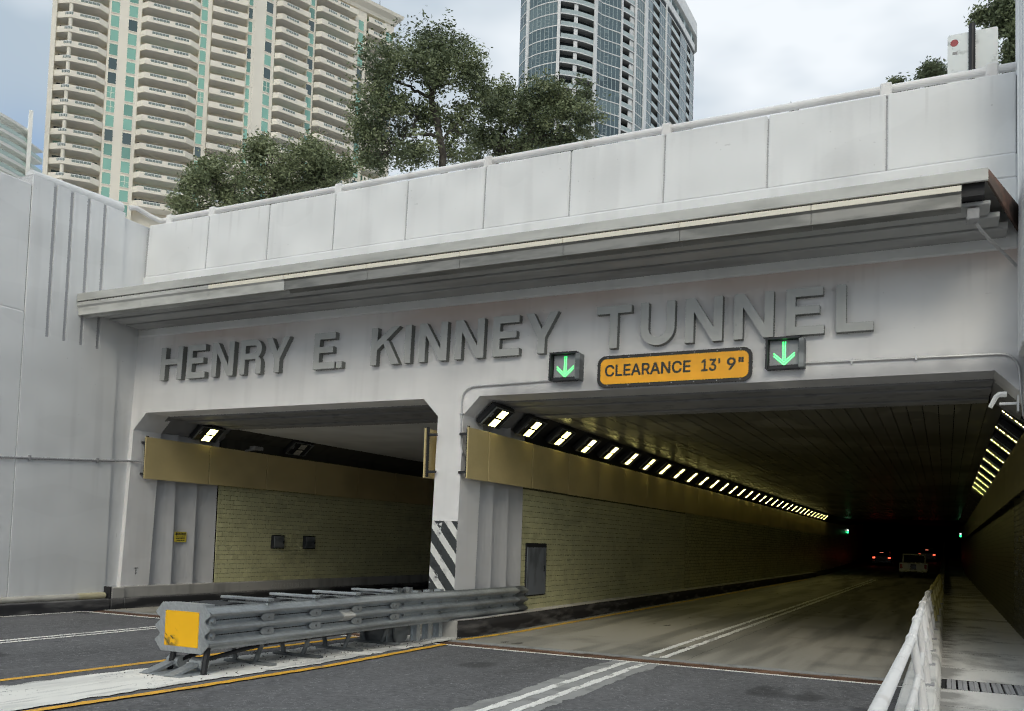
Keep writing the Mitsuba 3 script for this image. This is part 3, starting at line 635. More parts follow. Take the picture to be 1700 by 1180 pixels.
put('pipe', MB().tube([(XL+.03, 0, 3.0), (XL+.03, 11.87, 3.312), (XL+.03, 14.3, 3.47), (XL+.03, 15.02, 3.53), (-17.60, 15.33, 3.56)], .022, 8), 'm_conduit_dull', cd, smooth=40)
for y, z in ((11.0, 3.29), (12.5, 3.36), (14.2, 3.465)): put('clip', MB().box(XL, XL+.06, y, y+.04, z-.06, z+.06), 'm_conduit_dull', cd)
wp = thing('drain_pipe', 'cream pipe lying on the kerb along the left wall, its end stained yellow', 'pipe')
put('pipe', MB().tube([(-17.70, -20, .32), (-17.70, 13.85, .325)], .065, 12), 'm_old_pipe', wp, smooth=40)
put('end_piece', MB().tube([(-17.70, 13.84, .325), (-17.70, 14.55, .33)], [.072, .072], 12), 'm_pipe_end', wp, smooth=40)
pr_ = thing('parapet_rail', 'white pipe rail in brackets along the top of the portal parapet', 'railing')
put('pipe', MB().tube([facept(x, 9.56, .12) for x in (-17.3, -9, -3, .95)], .065, 12), 'm_white_pipe', pr_, smooth=40)
put('pipe', MB().tube([(XL+.02, 14.72, 9.66), (XL+.06, 14.9, 9.70), (XL+.12, 15.25, 9.62), (-17.55, 15.48, 9.56), (-17.28, 15.5, 9.56)], .06, 12), 'm_white_pipe', pr_, smooth=40)
for x in (-17.2, -15.79, -12.07, -8.34, -4.64, -.92, .62):
    m = MB(); fbox(m, x-.09, x+.09, 9.40, 9.645, .03, .22, c=.02); put('bracket', m, 'm_white_pipe', pr_)
fi = thing('stub_light', 'small dark fitting standing behind the parapet rail', 'light fitting')
put('body', MB().tube([(-2.47, 16, 9.2), (-2.47, 16, 9.74)], .03, 8).box(-2.56, -2.40, 15.93, 16.07, 9.74, 9.80, c=.01).tube([(-2.44, 16, 9.80), (-2.40, 16, 9.87)], .04, 8).add(trimesh.creation.cone(.06, .14, sections=8, transform=trimesh.transformations.translation_matrix([-2.53, 16, 9.78]))), 'm_black_metal', fi)
sb = thing('sign_back', 'white back of a road sign with a red round sticker above the parapet', 'sign')
def onplane(v, y=17.5): return np.stack([v[:, 0], y+v[:, 2], v[:, 1]], 1)
put('panel', MB().prism(rrect(-.01, .80, 10.40, 11.36, .04), .012, onplane), 'm_sign_back', sb)
put('post', MB().tube([(.385, 17.46, 8.4), (.385, 17.46, 11.47)], .055, 12), 'm_black_metal', sb, smooth=40)
put('sticker', MB().prism(Point(.10, 11.20).buffer(.065), .004, lambda v: onplane(v, 17.495)), 'm_red_sticker', sb)
put('sticker', MB().prism(sbox(.07, 10.98, .15, 11.03), .004, lambda v: onplane(v, 17.495)), 'm_conduit_dull', sb)
br = thing('wall_bracket', 'white angled bracket with an arm bolted in the upper right corner of the opening', 'bracket')
m = MB(); m.tube([(.58, 14.88, 4.10), (.66, 14.88, 4.26), (.70, 14.88, 4.29), (.80, 14.88, 4.29)], [.035, .04, .045, .045], 6); put('arm', m, 'm_white_frame', br)
put('strut', MB().box(.70, .93, 14.86, 14.90, 4.13, 4.17, c=.006), 'm_white_frame', br)
put('plate', MB().box(.925, .955, 14.80, 14.96, 4.02, 4.26, c=.005), 'm_conduit', br)

# ------------------------------------------------------------------ things on the tunnel walls
cs = thing('caution_sign', 'small yellow caution notice on the second pilaster of the left wall', 'sign')
xq = -17.735-.04
put('panel', MB().box(xq, xq+.02, 16.63, 17.02, 1.60, 1.86, c=.003), 'm_sign_yellow', cs)
m = MB().box(xq+.02, xq+.023, 16.655, 16.995, 1.775, 1.84)
rq = random.Random(4)
for z in (1.74, 1.70, 1.65):
    y = 16.67
    while y < 16.96: w_ = rq.uniform(.02, .06); m.box(xq+.02, xq+.0225, y, min(y+w_, 16.97), z-.022, z); y += w_+.014
put('print', m, 'm_sign_black', cs)
t = meshkit.text_mesh('CAUTION', .04, .001); v = np.array(t.vertices)
put('lettering', MB().raw(np.stack([xq+.0235+v[:, 2], 16.70+v[:, 0]*1.15, 1.788+v[:, 1]], 1), t.faces), 'm_sign_yellow', cs)
for i, (y0, lab) in enumerate(((20.17, 'dark wall box on the yellow tiles, the one nearer the tunnel mouth'), (21.60, 'dark wall box on the yellow tiles, the one deeper in the tube'))):
    t = thing('wall_box', lab, 'wall box'); put('body', MB().box(-17.70, -17.60, y0, y0+.50, 1.45, 1.85, c=.01), 'm_black_metal', t)
    put('lid', MB().box(-17.602, -17.585, y0+.03, y0+.47, 1.48, 1.82, c=.006), 'm_galv_dark', t); put('latch', MB().box(-17.59, -17.57, y0+.4, y0+.44, 1.6, 1.68), 'm_black_metal', t)
t = thing('cabinet', 'grey steel cabinet door set in the tiles of the middle wall', 'cabinet')
put('frame', MB().box(-8.60, -8.565, 18.27, 19.42, .64, 1.86, c=.006), 'm_black_metal', t); put('door', MB().box(-8.57, -8.545, 18.31, 19.36, .67, 1.76, c=.006), 'm_grey_door', t)
put('handle', MB().box(-8.545, -8.525, 19.22, 19.26, 1.2, 1.34, c=.004), 'm_black_metal', t)

# ------------------------------------------------------------------ tunnel floodlights
LAMP = (1.5, 1.36, .42)
def floodlight(label, x, y, z, s, on, group, two=True, detail=True, i_grid=0):
    """Fixture on the sloping corner of a tube; s: side it faces (+1 faces +x and down)."""
    t = thing('tunnel_light', label, 'tunnel light', group)
    ca_, sa_ = math.cos(math.radians(42)), math.sin(math.radians(42))
    r0 = float(rise(y)) if x > -9 else 0
    def fn(v):                                   # local (across the slope, along the tube, out of the slope)
        v = np.asarray(v, float); a, b, c_ = v[:, 0], v[:, 1], v[:, 2]
        return np.stack([x+s*(a*ca_+c_*sa_), y+b, z+r0+a*sa_-c_*ca_], 1)
    L = .44
    put('body', MB().box(-.27, .27, -L, L, -.14, 0, fn=fn, c=.03 if detail else 0), 'm_black_metal', t)
    if detail:
        put('frame', MB().box(-.25, .25, -L+.02, -L+.06, 0, .02, fn=fn).box(-.25, .25, L-.06, L-.02, 0, .02, fn=fn).box(.23, .25, -L+.06, L-.06, 0, .02, fn=fn).box(-.25, -.23, -L+.06, L-.06, 0, .02, fn=fn), 'm_galv_dark', t)
        put('badge', MB().box(-.02, .08, -.34, -.30, .0, .012, fn=fn), 'm_conduit_dull', t)
    m = MB()
    for a0 in (-.215, .02):
        m.raw(fn([(a0, -.14, .032), (a0+.195, -.14, .032), (a0+.195, .14, .032), (a0, .14, .032)]), [[3, 2, 1, 0] if s > 0 else [0, 1, 2, 3]])
    if two and i_grid < 9:
        g_ = MB()
        for a0 in (-.215, .02):
            g_.box(a0+.094, a0+.101, -.14, .14, .034, .040, fn=fn)
            for b0 in (-.05, .043): g_.box(a0, a0+.195, b0, b0+.007, .034, .040, fn=fn)
        put('cell_grid', g_, 'm_conduit_dull', t)
    if not two:
        m = MB()
        for i in range(6):
            p = -.24+i*.083+(.03 if i > 2 else 0); m.raw(fn([(p, -.05, .032), (p+.05, -.05, .032), (p+.05, .05, .032), (p, .05, .032)]), [[3, 2, 1, 0] if s > 0 else [0, 1, 2, 3]])
    k = put('led_panel', m, 'm_lamp_glass', t)
    if on: scene[k]['emitter'] = emit(tuple(v*on for v in LAMP))
ORD = ('first second third fourth fifth sixth seventh eighth ninth tenth eleventh twelfth thirteenth fourteenth fifteenth sixteenth seventeenth eighteenth nineteenth twentieth'.split()
       + ['twenty-'+q for q in 'first second third fourth fifth sixth seventh eighth ninth'.split()]+['thirtieth']+['thirty-'+q for q in 'first second third fourth fifth'.split()])
ylist = [16.05, 17.72]+[19.45+1.72*i for i in range(31)]
for i, y in enumerate(ylist):
    floodlight(f'{ORD[i]} lit floodlight from the mouth in the left row of the right tube', -8.26, y, 4.40, 1, 1.2, 'floodlights along the left of the right tube', True, i < 8, i)
for i in range(24):
    floodlight(f'{ORD[i]} strip floodlight from the mouth high on the right wall, '+('lit' if i < 10 else 'unlit'), 1.12, 18.35+2.25*i, 4.40, -1, 2.4 if i < 10 else 0, 'floodlights along the right wall' if i < 10 else 'unlit floodlights along the right wall', False, i < 6)
floodlight('single lit floodlight above the gold band in the left tube', -17.42, 17.3, 4.44, 1, 1.1, None)
floodlight('unlit floodlight deeper in the left tube', -17.42, 20.95, 4.44, 1, 0, None)
cam = thing('wall_camera', 'small grey bracket and box above the gold band in the left tube', 'camera')
put('body', MB().box(-17.55, -17.35, 18.95, 19.3, 4.22, 4.32, c=.01).tube([(-17.5, 18.75, 4.16), (-17.45, 19.1, 4.25)], .03, 6), 'm_conduit_dull', cam)
for y, x, lab in ((88, -8.40, 'green signal lamp on the left wall far inside the tunnel'), (88, 1.32, 'green signal lamp on the right wall far inside the tunnel')):
    t = thing('signal_lamp', lab, 'signal lamp'); z = 3.72 if x < 0 else 3.60; r0 = float(rise(y)); s_ = 1 if x < 0 else -1
    put('housing', MB().box(min(x, x+s_*.34), max(x, x+s_*.34), y, y+.2, z-.25+r0-.26, z+.3+r0-.26, c=.02), 'm_black_metal', t)
    for col, dz in (((.02, .8, .2), -.06), ((.5, .5, .47), .13)):
        m = MB().raw([(x+s_*.17+.10*math.cos(a), y-.012, z+dz+.10*math.sin(a)*(1 if dz < 0 else .5)) for a in np.linspace(0, 2*np.pi, 10, endpoint=False)], [[0, i, i+1] for i in range(1, 9)])
        k = put('lens', m, 'm_lamp_glass', t); scene[k]['emitter'] = emit(col)

# ------------------------------------------------------------------ crash cushion in front of the pier
cc = thing('crash_cushion', 'galvanised crash cushion with an orange yellow reflective nose, on the median', 'crash cushion')
def rail_x(y): return float(np.interp(y, [8.8, 13.4, 15.0, 18.0], [-8.70, -8.64, -8.46, -8.42]))
def rail_xl(y): return float(np.interp(y, [8.8, 13.6, 18.0], [-9.56, -9.56, -9.50]))
CZ = (.415, .61, .805)
# nose plate, scalloped sides
def scallop(x0, x1, z0, z1):
    pts = []
    zs = np.linspace(z0+.13, z1-.13, 40)
    sc = lambda z: .045*math.cos((z-CZ[1])/.195*2*math.pi)
    pts += [(x0+.10, z1), (x1-.10, z1)] + [(x1-.02+sc(z), z) for z in zs[::-1]] + [(x1-.10, z0), (x0+.10, z0)] + [(x0+.02-sc(z), z) for z in zs]
    return Polygon(pts).buffer(-.02).buffer(.045).buffer(-.025)
put('nose_plate', MB().prism(scallop(-9.58, -8.65, .285, .935), .02, lambda v: np.stack([v[:, 0], 8.74+v[:, 2], v[:, 1]], 1)).box(-9.46, -8.76, 8.76, 8.95, .90, .93), 'm_galv', cc)
put('reflector', MB().prism(sbox(-9.42, .362, -8.815, .828), .004, lambda v: np.stack([v[:, 0], 8.735+v[:, 2], v[:, 1]], 1)), 'm_reflector', cc)
def lobes(y0, y1, side, gap):
    """Three-ridged rail; returns its mesh. side +1 the right rail, -1 the left."""
    mb = MB()
    n = 49
    zs = np.linspace(.315, .905, n)
    off = np.array([.062*max(math.cos((z-CZ[1])/.195*2*math.pi), -.8)-.012 for z in zs])
    f = rail_x if side > 0 else rail_xl
    def row(y, d): return np.stack([f(y)+side*(off+d), zs*0+y, zs], 1)
    a, b = row(y0, 0), row(y1, 0); a2, b2 = row(y0, -.006), row(y1, -.006)
    if gap:
        for lo, hi in ((0, 17), (17, 33), (33, 49)):
            (mb.loft(a[lo:hi], b[lo:hi]) if side < 0 else mb.loft(b[lo:hi], a[lo:hi])); mb.loft(a2[lo:hi], b2[lo:hi])
    else:
        mb.loft(b, a); mb.loft(a2, b2); mb.loft(a, a2)
    return mb
BY = [8.79, 9.96, 11.01, 12.06, 13.15]
for a, b in zip(BY[:-1], BY[1:]):
    put('fender_panel', lobes(a, b+.10 if b < 13 else b, 1, True), 'm_galv', cc, smooth=50); put('fender_panel', lobes(a, b, -1, True), 'm_galv', cc, smooth=50)
put('inner_panel', MB().box(-8.80, -8.775, 8.9, 13.1, .34, .90).box(-9.5, -9.475, 8.9, 13.1, .34, .90), 'm_black_metal', cc)
for y in BY[1:]:
    for z in (CZ[0]+.098, CZ[1]+.098):
        x = rail_x(y)
        pl = Polygon([(y-.20, z), (y-.14, z-.05), (y+.03, z-.055), (y+.03, z+.055), (y-.14, z+.05)])
        k = put('rail_clip', MB().prism(pl, .02, lambda v: np.stack([x-.005+v[:, 2], v[:, 0], v[:, 1]], 1)).box(x-.02, x+.012, y+.03, y+.075, z-.05, z+.05), 'm_galv', cc)
        put('bolt', MB().tube([(x+.012, y-.05, z), (x+.028, y-.05, z)], .016, 6), 'm_galv_dark', k)
for z in (CZ[0]+.098, CZ[1]+.098):
    for sx, x in ((1, -8.73), (-1, -9.53)):
        put('nose_bolt', MB().tube([(x-.02, 8.86, z), (x+sx*.035, 8.86, z)], .062, 14).tube([(x+sx*.03, 8.86, z), (x+sx*.06, 8.86, z)], .03, 4), 'm_galv', cc, smooth=35)
put('wrap', MB().add(lobes(11.62, 11.92, 1, False).mesh().slice_plane([0, 0, .525], [0, 0, 1]).slice_plane([0, 0, .70], [0, 0, -1]).apply_translation([.006, 0, 0])), 'm_chevron_white', cc, label='dull white wrapped patch on the middle ridge')
for i, y in enumerate([9.96, 11.01, 12.06, 13.15]):
    d = put('diaphragm', MB().box(-9.52, -8.72, y-.02, y+.02, .32, .90).box(-9.58, -8.68, y-.07, y+.07, .925, .965, c=.006), 'm_galv', cc)
    put('leg', MB().tube([(-9.38, y, .34), (-9.30, y, .05)], .035, 6), 'm_galv_dark', d); put('leg', MB().tube([(-8.80, y, .34), (-8.92, y, .05)], .035, 6), 'm_galv_dark', d)
    put('skid', MB().box(-9.46, -9.20, y-.07, y+.07, .015, .05, c=.006).box(-9.2, -8.95, y-.025, y+.025, .02, .05).box(-8.98, -8.58, y-.07, y+.07, .015, .05, c=.006), 'm_galv_dark', d)
for y0, y1 in zip([8.95, 10.0, 11.05, 12.1], [9.9, 10.96, 12.0, 13.1]):
    ys_ = np.linspace(y0+.05, y1-.05, 9); prof_ = [(y, .36) for y in (ys_[0], ys_[-1])]
    pl = Polygon([(ys_[0], .36), (ys_[-1], .36)]+[(y, .80+.125*math.sin((y-ys_[0])/(ys_[-1]-ys_[0])*math.pi)**.7) for y in ys_[::-1]])
    put('cartridge', MB().prism(pl, .56, lambda v: np.stack([-9.40+v[:, 2], v[:, 0], v[:, 1]], 1)), 'm_rubber', cc, smooth=40)
# front anchor with its ramps, rollers and cable
an = put('anchor', MB().box(-9.50, -8.78, 8.42, 9.10, .014, .03, c=.004), 'm_galv', cc)
for x in (-9.40, -8.98):
    pl = Polygon([(8.40, .03), (9.0, .19), (9.0, .15), (8.55, .03)]); put('ramp', MB().prism(pl, .16, lambda v: np.stack([x-.07+v[:, 2], v[:, 0], v[:, 1]], 1)).box(x-.07, x+.09, 8.98, 9.02, .03, .15), 'm_galv', an)
    put('roller', MB().tube([(x-.09, 8.93, .13), (x+.12, 8.93, .13)], .085, 16), 'm_galv', an, smooth=35)
put('front_leg', MB().tube([(-9.33, 8.85, .36), (-9.42, 8.85, .02)], .04, 8).tube([(-8.75, 8.85, .36), (-8.75, 8.80, .02)], .042, 8), 'm_black_metal', cc, smooth=40)
put('cable', MB().tube([(-9.3, 8.95, .16), (-9.15, 9.4, .30), (-9.1, 9.8, .34), (-9.1, 12.5, .30)], .03, 8).tube([(-8.95, 8.95, .16), (-8.85, 9.6, .26), (-8.85, 10.2, .30), (-8.9, 12.5, .30)], .03, 8), 'm_black_metal', cc, smooth=40)
put('backup', MB().box(-9.45, -8.85, 13.2, 13.75, .02, .34, c=.02).box(-9.35, -8.95, 13.2, 13.3, .3, .88).add(trimesh.creation.cylinder(.22, .04, sections=20, transform=trimesh.transformations.concatenate_matrices(trimesh.transformations.translation_matrix([-8.80, 13.55, .20]), trimesh.transformations.rotation_matrix(math.pi/2, [0, 1, 0])))), 'm_galv_dark', cc)
gd = thing('guardrail', 'three ridged galvanised guardrail from the crash cushion to the tiled wall', 'guardrail')
for a, b in ((13.15, 15.55), (15.56, 17.95)):
    k = put('rail', lobes(a, b, 1, False), 'm_galv', gd, smooth=50)
    for y in np.arange(a+.25, b, .55):
        for z in (CZ[0]+.098, CZ[1]+.098): put('bolt', MB().tube([(rail_x(y)-.045, y, z), (rail_x(y)-.018, y, z)], .022, 6), 'm_galv_dark', k)
put('end_shoe', MB().add(lobes(17.6, 18.02, 1, False).mesh().apply_translation([.01, 0, 0])), 'm_galv_dark', gd, smooth=50)
put('rail', lobes(13.15, 14.9, -1, False), 'm_galv', gd, smooth=50)
for y in (13.95, 14.35, 14.75):
    for x in (-8.74, -9.44): put('post', MB().box(x-.07, x+.07, y-.012, y+.012, .01, .93).box(x-.07, x-.055, y-.06, y+.06, .01, .93).box(x+.055, x+.07, y-.06, y+.06, .01, .93), 'm_galv_dark' if x < -9 else 'm_galv', gd)
rg = np.random.default_rng(8); m = MB()
for _ in range(320):
    y = rg.uniform(8.2, 14.6); x = rg.uniform(-9.9, -8.45)+.3*(y > 13); s_ = rg.uniform(.005, .013)
    o = trimesh.creation.icosphere(0, s_); m.add(o.apply_translation([x, y, .018]))
k = put('gravel', m, 'm_dark'); tag(k, 'dark grit scattered on the white median', 'grit', kind='stuff')

# ------------------------------------------------------------------ pavement railing
hr = thing('pavement_railing', 'white painted pipe railing between the road and the pavement, yellowed further in', 'railing')
RY = [-1.5, 1.5, 4.5, 9.25, 11.35, 13.4, 15.3, 17.4, 19.6, 21.8, 24.0, 27, 30, 33, 36]
RX = np.interp(RY, [0, 4.9, 9.2, 11.3, 15, 19, 23, 31, 40], [-.31, -.31, -.29, -.30, -.325, -.33, -.30, -.24, -.20])
RZ = 1.10+np.array([0, 0, 0, -.01, .03, .0, .015, -.02, .01, -.03, 0, -.02, 0, 0, 0])
for i, (y, x, z) in enumerate(zip(RY, RX, RZ)):
    mm = 'm_white_pipe' if y < 20 else 'm_yellow_pipe'
    if i+1 < len(RY): put('top_rail', MB().tube([(x, y-.02, z), (RX[i+1], RY[i+1]+.02, RZ[i+1])], .041, 14), mm, hr, smooth=40); put('mid_rail', MB().tube([(x+.06, y, .74), (RX[i+1]+.06, RY[i+1], .74)], .030, 10), mm, hr, smooth=40)
    xb = x+.12
    p = put('post', MB().tube([(xb-.01, y, .40), (xb-.02, y, .55), (xb-.06, y, .80), (x+.01, y, z)], [.046, .041, .040, .038], 12), mm, hr, smooth=40)
    put('collar', MB().tube([(x, y-.07, z), (x, y-.06, z), (x, y+.06, z), (x, y+.07, z)], [.044, .053, .053, .044], 14), mm, p, smooth=30)
    put('elbow', MB().tube([(xb-.05, y-.02, .70), (xb-.05, y+.05, .76)], [.045, .043], 10), mm, p, smooth=40)
    put('base_plate', MB().box(xb-.09, xb+.07, y-.10, y+.10, .40, .418, c=.004), 'm_conduit_dull', p)

# ------------------------------------------------------------------ cars inside the tunnel
def car(name, label, x, y, kind):
    t = thing(name, label, 'pickup truck' if kind == 'pickup' else 'car'); z0 = float(rise(y))
    P3 = lambda v: np.stack([x+v[:, 2], y+v[:, 0], z0+v[:, 1]], 1)          # profile (length, height) extruded across
    def prof(pts, w, mname, nm_, bev=.05):
        c_ = manifold3d.Manifold.hull_points  # noqa
        mb = MB().prism(Polygon(pts), w, lambda v: P3(np.stack([v[:, 0], v[:, 1], v[:, 2]-w/2], 1))); return put(nm_, mb, mname, t)
    paint = {'pickup': 'm_car_white', 'grey': 'm_car_grey', 'dark': 'm_car_black'}[kind]
    tail = 1.15 if kind == 'pickup' else 1.0
    if kind == 'pickup':
        prof([(0, .55), (0, 1.12), (1.55, 1.14), (1.56, 1.12), (5.4, 1.10), (5.5, .55)], 1.92, paint, 'body')
        cab = [(1.55, 1.12), (1.75, 1.80), (3.2, 1.82), (3.9, 1.12)]; prof(cab, 1.62, paint, 'cab'); prof([(1.53, 1.16), (1.70, 1.72), (1.72, 1.72), (1.56, 1.16)], 1.42, 'm_car_glass', 'rear_window')
        put('tailgate', MB().box(x-.80, x+.80, y-.03, y+.02, z0+.62, z0+1.09, c=.02), paint, t); put('spare_part', MB().box(x-.2, x+.2, y-.05, y-.03, z0+.66, z0+1.06, c=.02), 'm_car_black', t)
        put('bumper', MB().box(x-.95, x-.25, y-.16, y+.05, z0+.46, z0+.58, c=.03), 'm_white_frame', t); put('bumper', MB().box(x+.25, x+.95, y-.16, y+.05, z0+.46, z0+.58, c=.03), 'm_white_frame', t)
        put('number_plate', MB().box(x-.16, x+.16, y-.17, y-.12, z0+.50, z0+.64), 'm_white', t)
    else:
        prof([(0, .30), (0, .95), (.25, 1.02), (4.4, .85), (4.5, .30)], 1.78, paint, 'body'); prof([(.1, 1.0), (.55, 1.5), (2.4, 1.5), (3.2, .95)], 1.45, paint, 'cab'); prof([(.08, 1.02), (.50, 1.44), (.53, 1.44), (.12, 1.02)], 1.30, 'm_car_glass', 'rear_window')
        put('bumper', MB().box(x-.85, x+.85, y-.1, y+.02, z0+.35, z0+.55, c=.03), paint, t)
    for sx in (-1, 1):
        k = put('tail_light', MB().box(x+sx*.83-.09, x+sx*.83+.09, y-.035, y+.05, z0+.72, z0+1.02, c=.01), 'm_red_sticker', t)
        if kind != 'pickup':
            m = MB().raw([(x+sx*.72-.12, y-.05, z0+.74), (x+sx*.72+.12, y-.05, z0+.74), (x+sx*.72+.12, y-.05, z0+.88), (x+sx*.72-.12, y-.05, z0+.88)], [[0, 1, 2, 3]])
            k2 = put('lens', m, 'm_lamp_glass', k); scene[k2]['emitter'] = emit((.6, .06, .03))
        for yy_ in (.95, 3.6 if kind != 'pickup' else 4.5):
            put('wheel', MB().tube([(x+sx*.72, y+yy_, z0+.34), (x+sx*.95, y+yy_, z0+.34)], .34, 18), 'm_rubber', t, smooth=35)
    if kind != 'pickup':
        m = MB().raw([(x-.16, y-.02, z0+1.30), (x+.16, y-.02, z0+1.30), (x+.16, y-.02, z0+1.36), (x-.16, y-.02, z0+1.36)], [[0, 1, 2, 3]]); k = put('brake_light', m, 'm_lamp_glass', t); scene[k]['emitter'] = emit((.2, .05, .03))
car('pickup_truck', 'white pickup truck driving away inside the tunnel', -2.2, 73, 'pickup')
car('parked_car' if 0 else 'car', 'dark car with lit tail lights in the left lane beside the pickup', -5.85, 97, 'dark')
car('car', 'grey car with lit brake lights ahead of the pickup', -1.9, 108, 'grey')

# ------------------------------------------------------------------ trees behind the parapet (crown masses: centre x, y, z, half width, half height)
BLOB_O1 = [(-18.49, 26.11, 18.66, 1.15, 1.06), (-17.43, 26.83, 19.71, 1.22, 0.93), (-16.6, 27.36, 20.14, 1.0, 0.85), (-15.99, 27.72, 18.93, 0.78, 1.12), (-18.81, 25.89, 17.37, 0.92, 0.88), (-18.09, 26.39, 17.35, 0.99, 0.88), (-19.13, 25.65, 16.65, 0.55, 0.77), (-18.41, 26.17, 16.07, 1.1, 0.77), (-17.5, 26.79, 15.95, 0.88, 0.62), (-17.09, 27.06, 17.46, 0.89, 0.67), (-16.05, 27.68, 17.67, 0.71, 0.78), (-15.49, 28.0, 18.51, 0.4, 0.67), (-17.03, 27.09, 18.84, 1.11, 0.89), (-16.3, 27.54, 16.4, 0.78, 0.67), (-18.84, 25.87, 15.45, 0.66, 0.44)]
BLOB_O2 = [(-15.73, 30.14, 19.71, 0.66, 0.66), (-16.23, 29.88, 18.71, 0.52, 0.71), (-15.38, 30.32, 18.51, 0.95, 0.76), (-14.23, 30.88, 19.16, 1.07, 0.76), (-13.24, 31.31, 18.8, 0.95, 0.71), (-12.47, 31.63, 18.32, 0.59, 0.47), (-14.31, 30.84, 18.18, 1.18, 0.59), (-13.22, 31.32, 17.95, 1.06, 0.43), (-15.78, 30.12, 17.52, 0.9, 0.59), (-14.93, 30.55, 17.44, 1.06, 0.35), (-16.61, 29.66, 17.72, 0.59, 0.71), (-16.38, 29.79, 16.76, 0.71, 0.35)]
BLOB_B = [(-22.12, 20.27, 12.34, 0.43, 0.39), (-21.76, 20.65, 13.02, 0.49, 0.49), (-21.53, 20.9, 13.58, 0.49, 0.43), (-21.12, 21.31, 13.17, 0.79, 0.79), (-20.47, 21.93, 14.33, 0.5, 0.56), (-20.35, 22.04, 14.87, 0.24, 0.3), (-20.04, 22.33, 14.11, 1.0, 0.64), (-19.31, 22.96, 14.35, 0.91, 0.57), (-18.77, 23.4, 14.34, 0.71, 0.57), (-18.29, 23.78, 14.1, 0.41, 0.41), (-20.57, 21.84, 13.09, 0.99, 0.6), (-21.62, 20.8, 12.36, 0.98, 0.29), (-19.43, 22.86, 13.61, 1.21, 0.4), (-21.96, 20.44, 13.17, 0.39, 0.35)]
BLOB_R = [(1.84, 33.95, 20.85, 0.67, 0.5), (1.62, 33.96, 20.2, 0.46, 0.29), (2.2, 33.93, 19.93, 0.41, 0.52), (2.04, 33.94, 19.02, 0.41, 0.54), (0.97, 33.99, 20.8, 0.3, 0.25), (1.25, 33.98, 20.01, 0.17, 0.15), (2.2, 33.93, 18.66, 0.45, 0.41)]
BLOB_S1 = [(-1.68, 39.96, 21.71, 0.46, 0.23), (-1.99, 39.95, 21.58, 0.31, 0.13)]
BLOB_S2 = [(-0.53, 40.0, 21.78, 0.71, 0.33), (0.15, 40.0, 21.76, 0.5, 0.33), (-0.19, 40.0, 21.52, 0.63, 0.23)]

def tree(name, label, trunks, blobs, nleaf, seed, leafmats, size=.072, ground=8.5, deep=1.15, group=None):
    t = thing(name, label, 'tree', group); rg = np.random.default_rng(seed)
    mb = MB(); base = np.array(trunks[0][0][0])
    for k, (pts, r0, r1) in enumerate(trunks):
        pts = [np.array(p) for p in pts]
        if k == 0: pts = [np.array([pts[0][0]+.3, pts[0][1]+.1, ground-.2]), np.array([pts[0][0]+.12, pts[0][1], (ground+pts[0][2])/2])]+pts
        # smooth, slightly wandering
        P_ = np.array(pts); q = np.linspace(0, len(P_)-1, 6*(len(P_)-1)+1); i = np.minimum(q.astype(int), len(P_)-2); f = (q-i)[:, None]
        W_ = P_[i]*(1-f)+P_[i+1]*f+.03*rg.standard_normal((len(q), 3))
        rr = np.interp(np.arange(len(q)), [0, len(q)-1], [r0, r1]); mb.tube(W_, rr, 8)
    put('trunk', mb, 'm_bark', t, smooth=50)
    view = base[:2]/np.linalg.norm(base[:2]); side = np.array([view[1], -view[0], 0]); dep = np.array([view[0], view[1], 0])
    vol = np.array([b[3]*b[4] for b in blobs]); cnt = np.maximum((vol/vol.sum()*nleaf/7).astype(int), 6)
    C = []
    for (x, y, z, rx, rz), n in zip(blobs, cnt):
        off = rg.uniform(-.6, .6)*deep
        d = rg.standard_normal((n*3, 3)); d /= np.linalg.norm(d, axis=1, keepdims=True); d *= (rg.random((n*3, 1))**.45)*(1+.16*rg.standard_normal((n*3, 1)))
        p = np.array([x, y, z])+dep*off+d[:, :1]*rx*side+d[:, 1:2]*deep*max(rx, rz)*dep+d[:, 2:]*rz*np.array([0, 0, 1.])
        keep = meshkit.fbm(p*1.7, 3, seed)+.06*rg.standard_normal(len(p)) > .518
        C.append(p[keep][:n])
    C = np.vstack(C)
    # thin twigs from the limbs to leaf clusters
    limb = np.vstack([np.array(m_) for m_ in mb.v]); tw = MB(); sel = C[rg.permutation(len(C))[:170]]
    for c_ in sel:
        a = limb[np.argmin(np.linalg.norm(limb-c_, axis=1)+.15*rg.random(len(limb)))]
        if np.linalg.norm(a-c_) < 1.5: tw.tube([a, (a+c_)/2+.09*rg.standard_normal(3), c_], [.018, .012, .005], 4, caps=False)
    put('twigs', tw, 'm_bark', t, kind='stuff')
    lay = rg.integers(0, 3, len(C))
    tone = meshkit.fbm(C*1.3+7, 2, seed+5)
    lay = np.where(tone > .56, 2, np.where(tone < .44, 1, 0))
    allp = [[], [], []]
    for k in range(3):
        c_ = C[lay == k]
        if not len(c_): continue
        n = 7; p = (c_[:, None]+.115*rg.standard_normal((len(c_), n, 3))*np.array([1, 1, .8])).reshape(-1, 3)
        a = rg.standard_normal((len(p), 3)); a[:, 2] = a[:, 2]*.6-.1; a /= np.linalg.norm(a, axis=1, keepdims=True)
        b = np.cross(a, rg.standard_normal((len(p), 3))); b /= np.linalg.norm(b, axis=1, keepdims=True)
        s_ = size*(.7+.6*rg.random((len(p), 1))); nn = np.cross(a, b)
        v = np.stack([p-a*s_, p+b*s_*.42+nn*s_*.1, p+a*s_, p-b*s_*.42+nn*s_*.1], 1).reshape(-1, 3)
        i = np.arange(len(p))[:, None]*4; f = np.vstack([i+[0, 1, 2], i+[0, 2, 3]])
        put('crown', MB().raw(v, f), leafmats[k], t, kind='stuff')
    return t
LM = ['m_leaf_0', 'm_leaf_1', 'm_leaf_2']
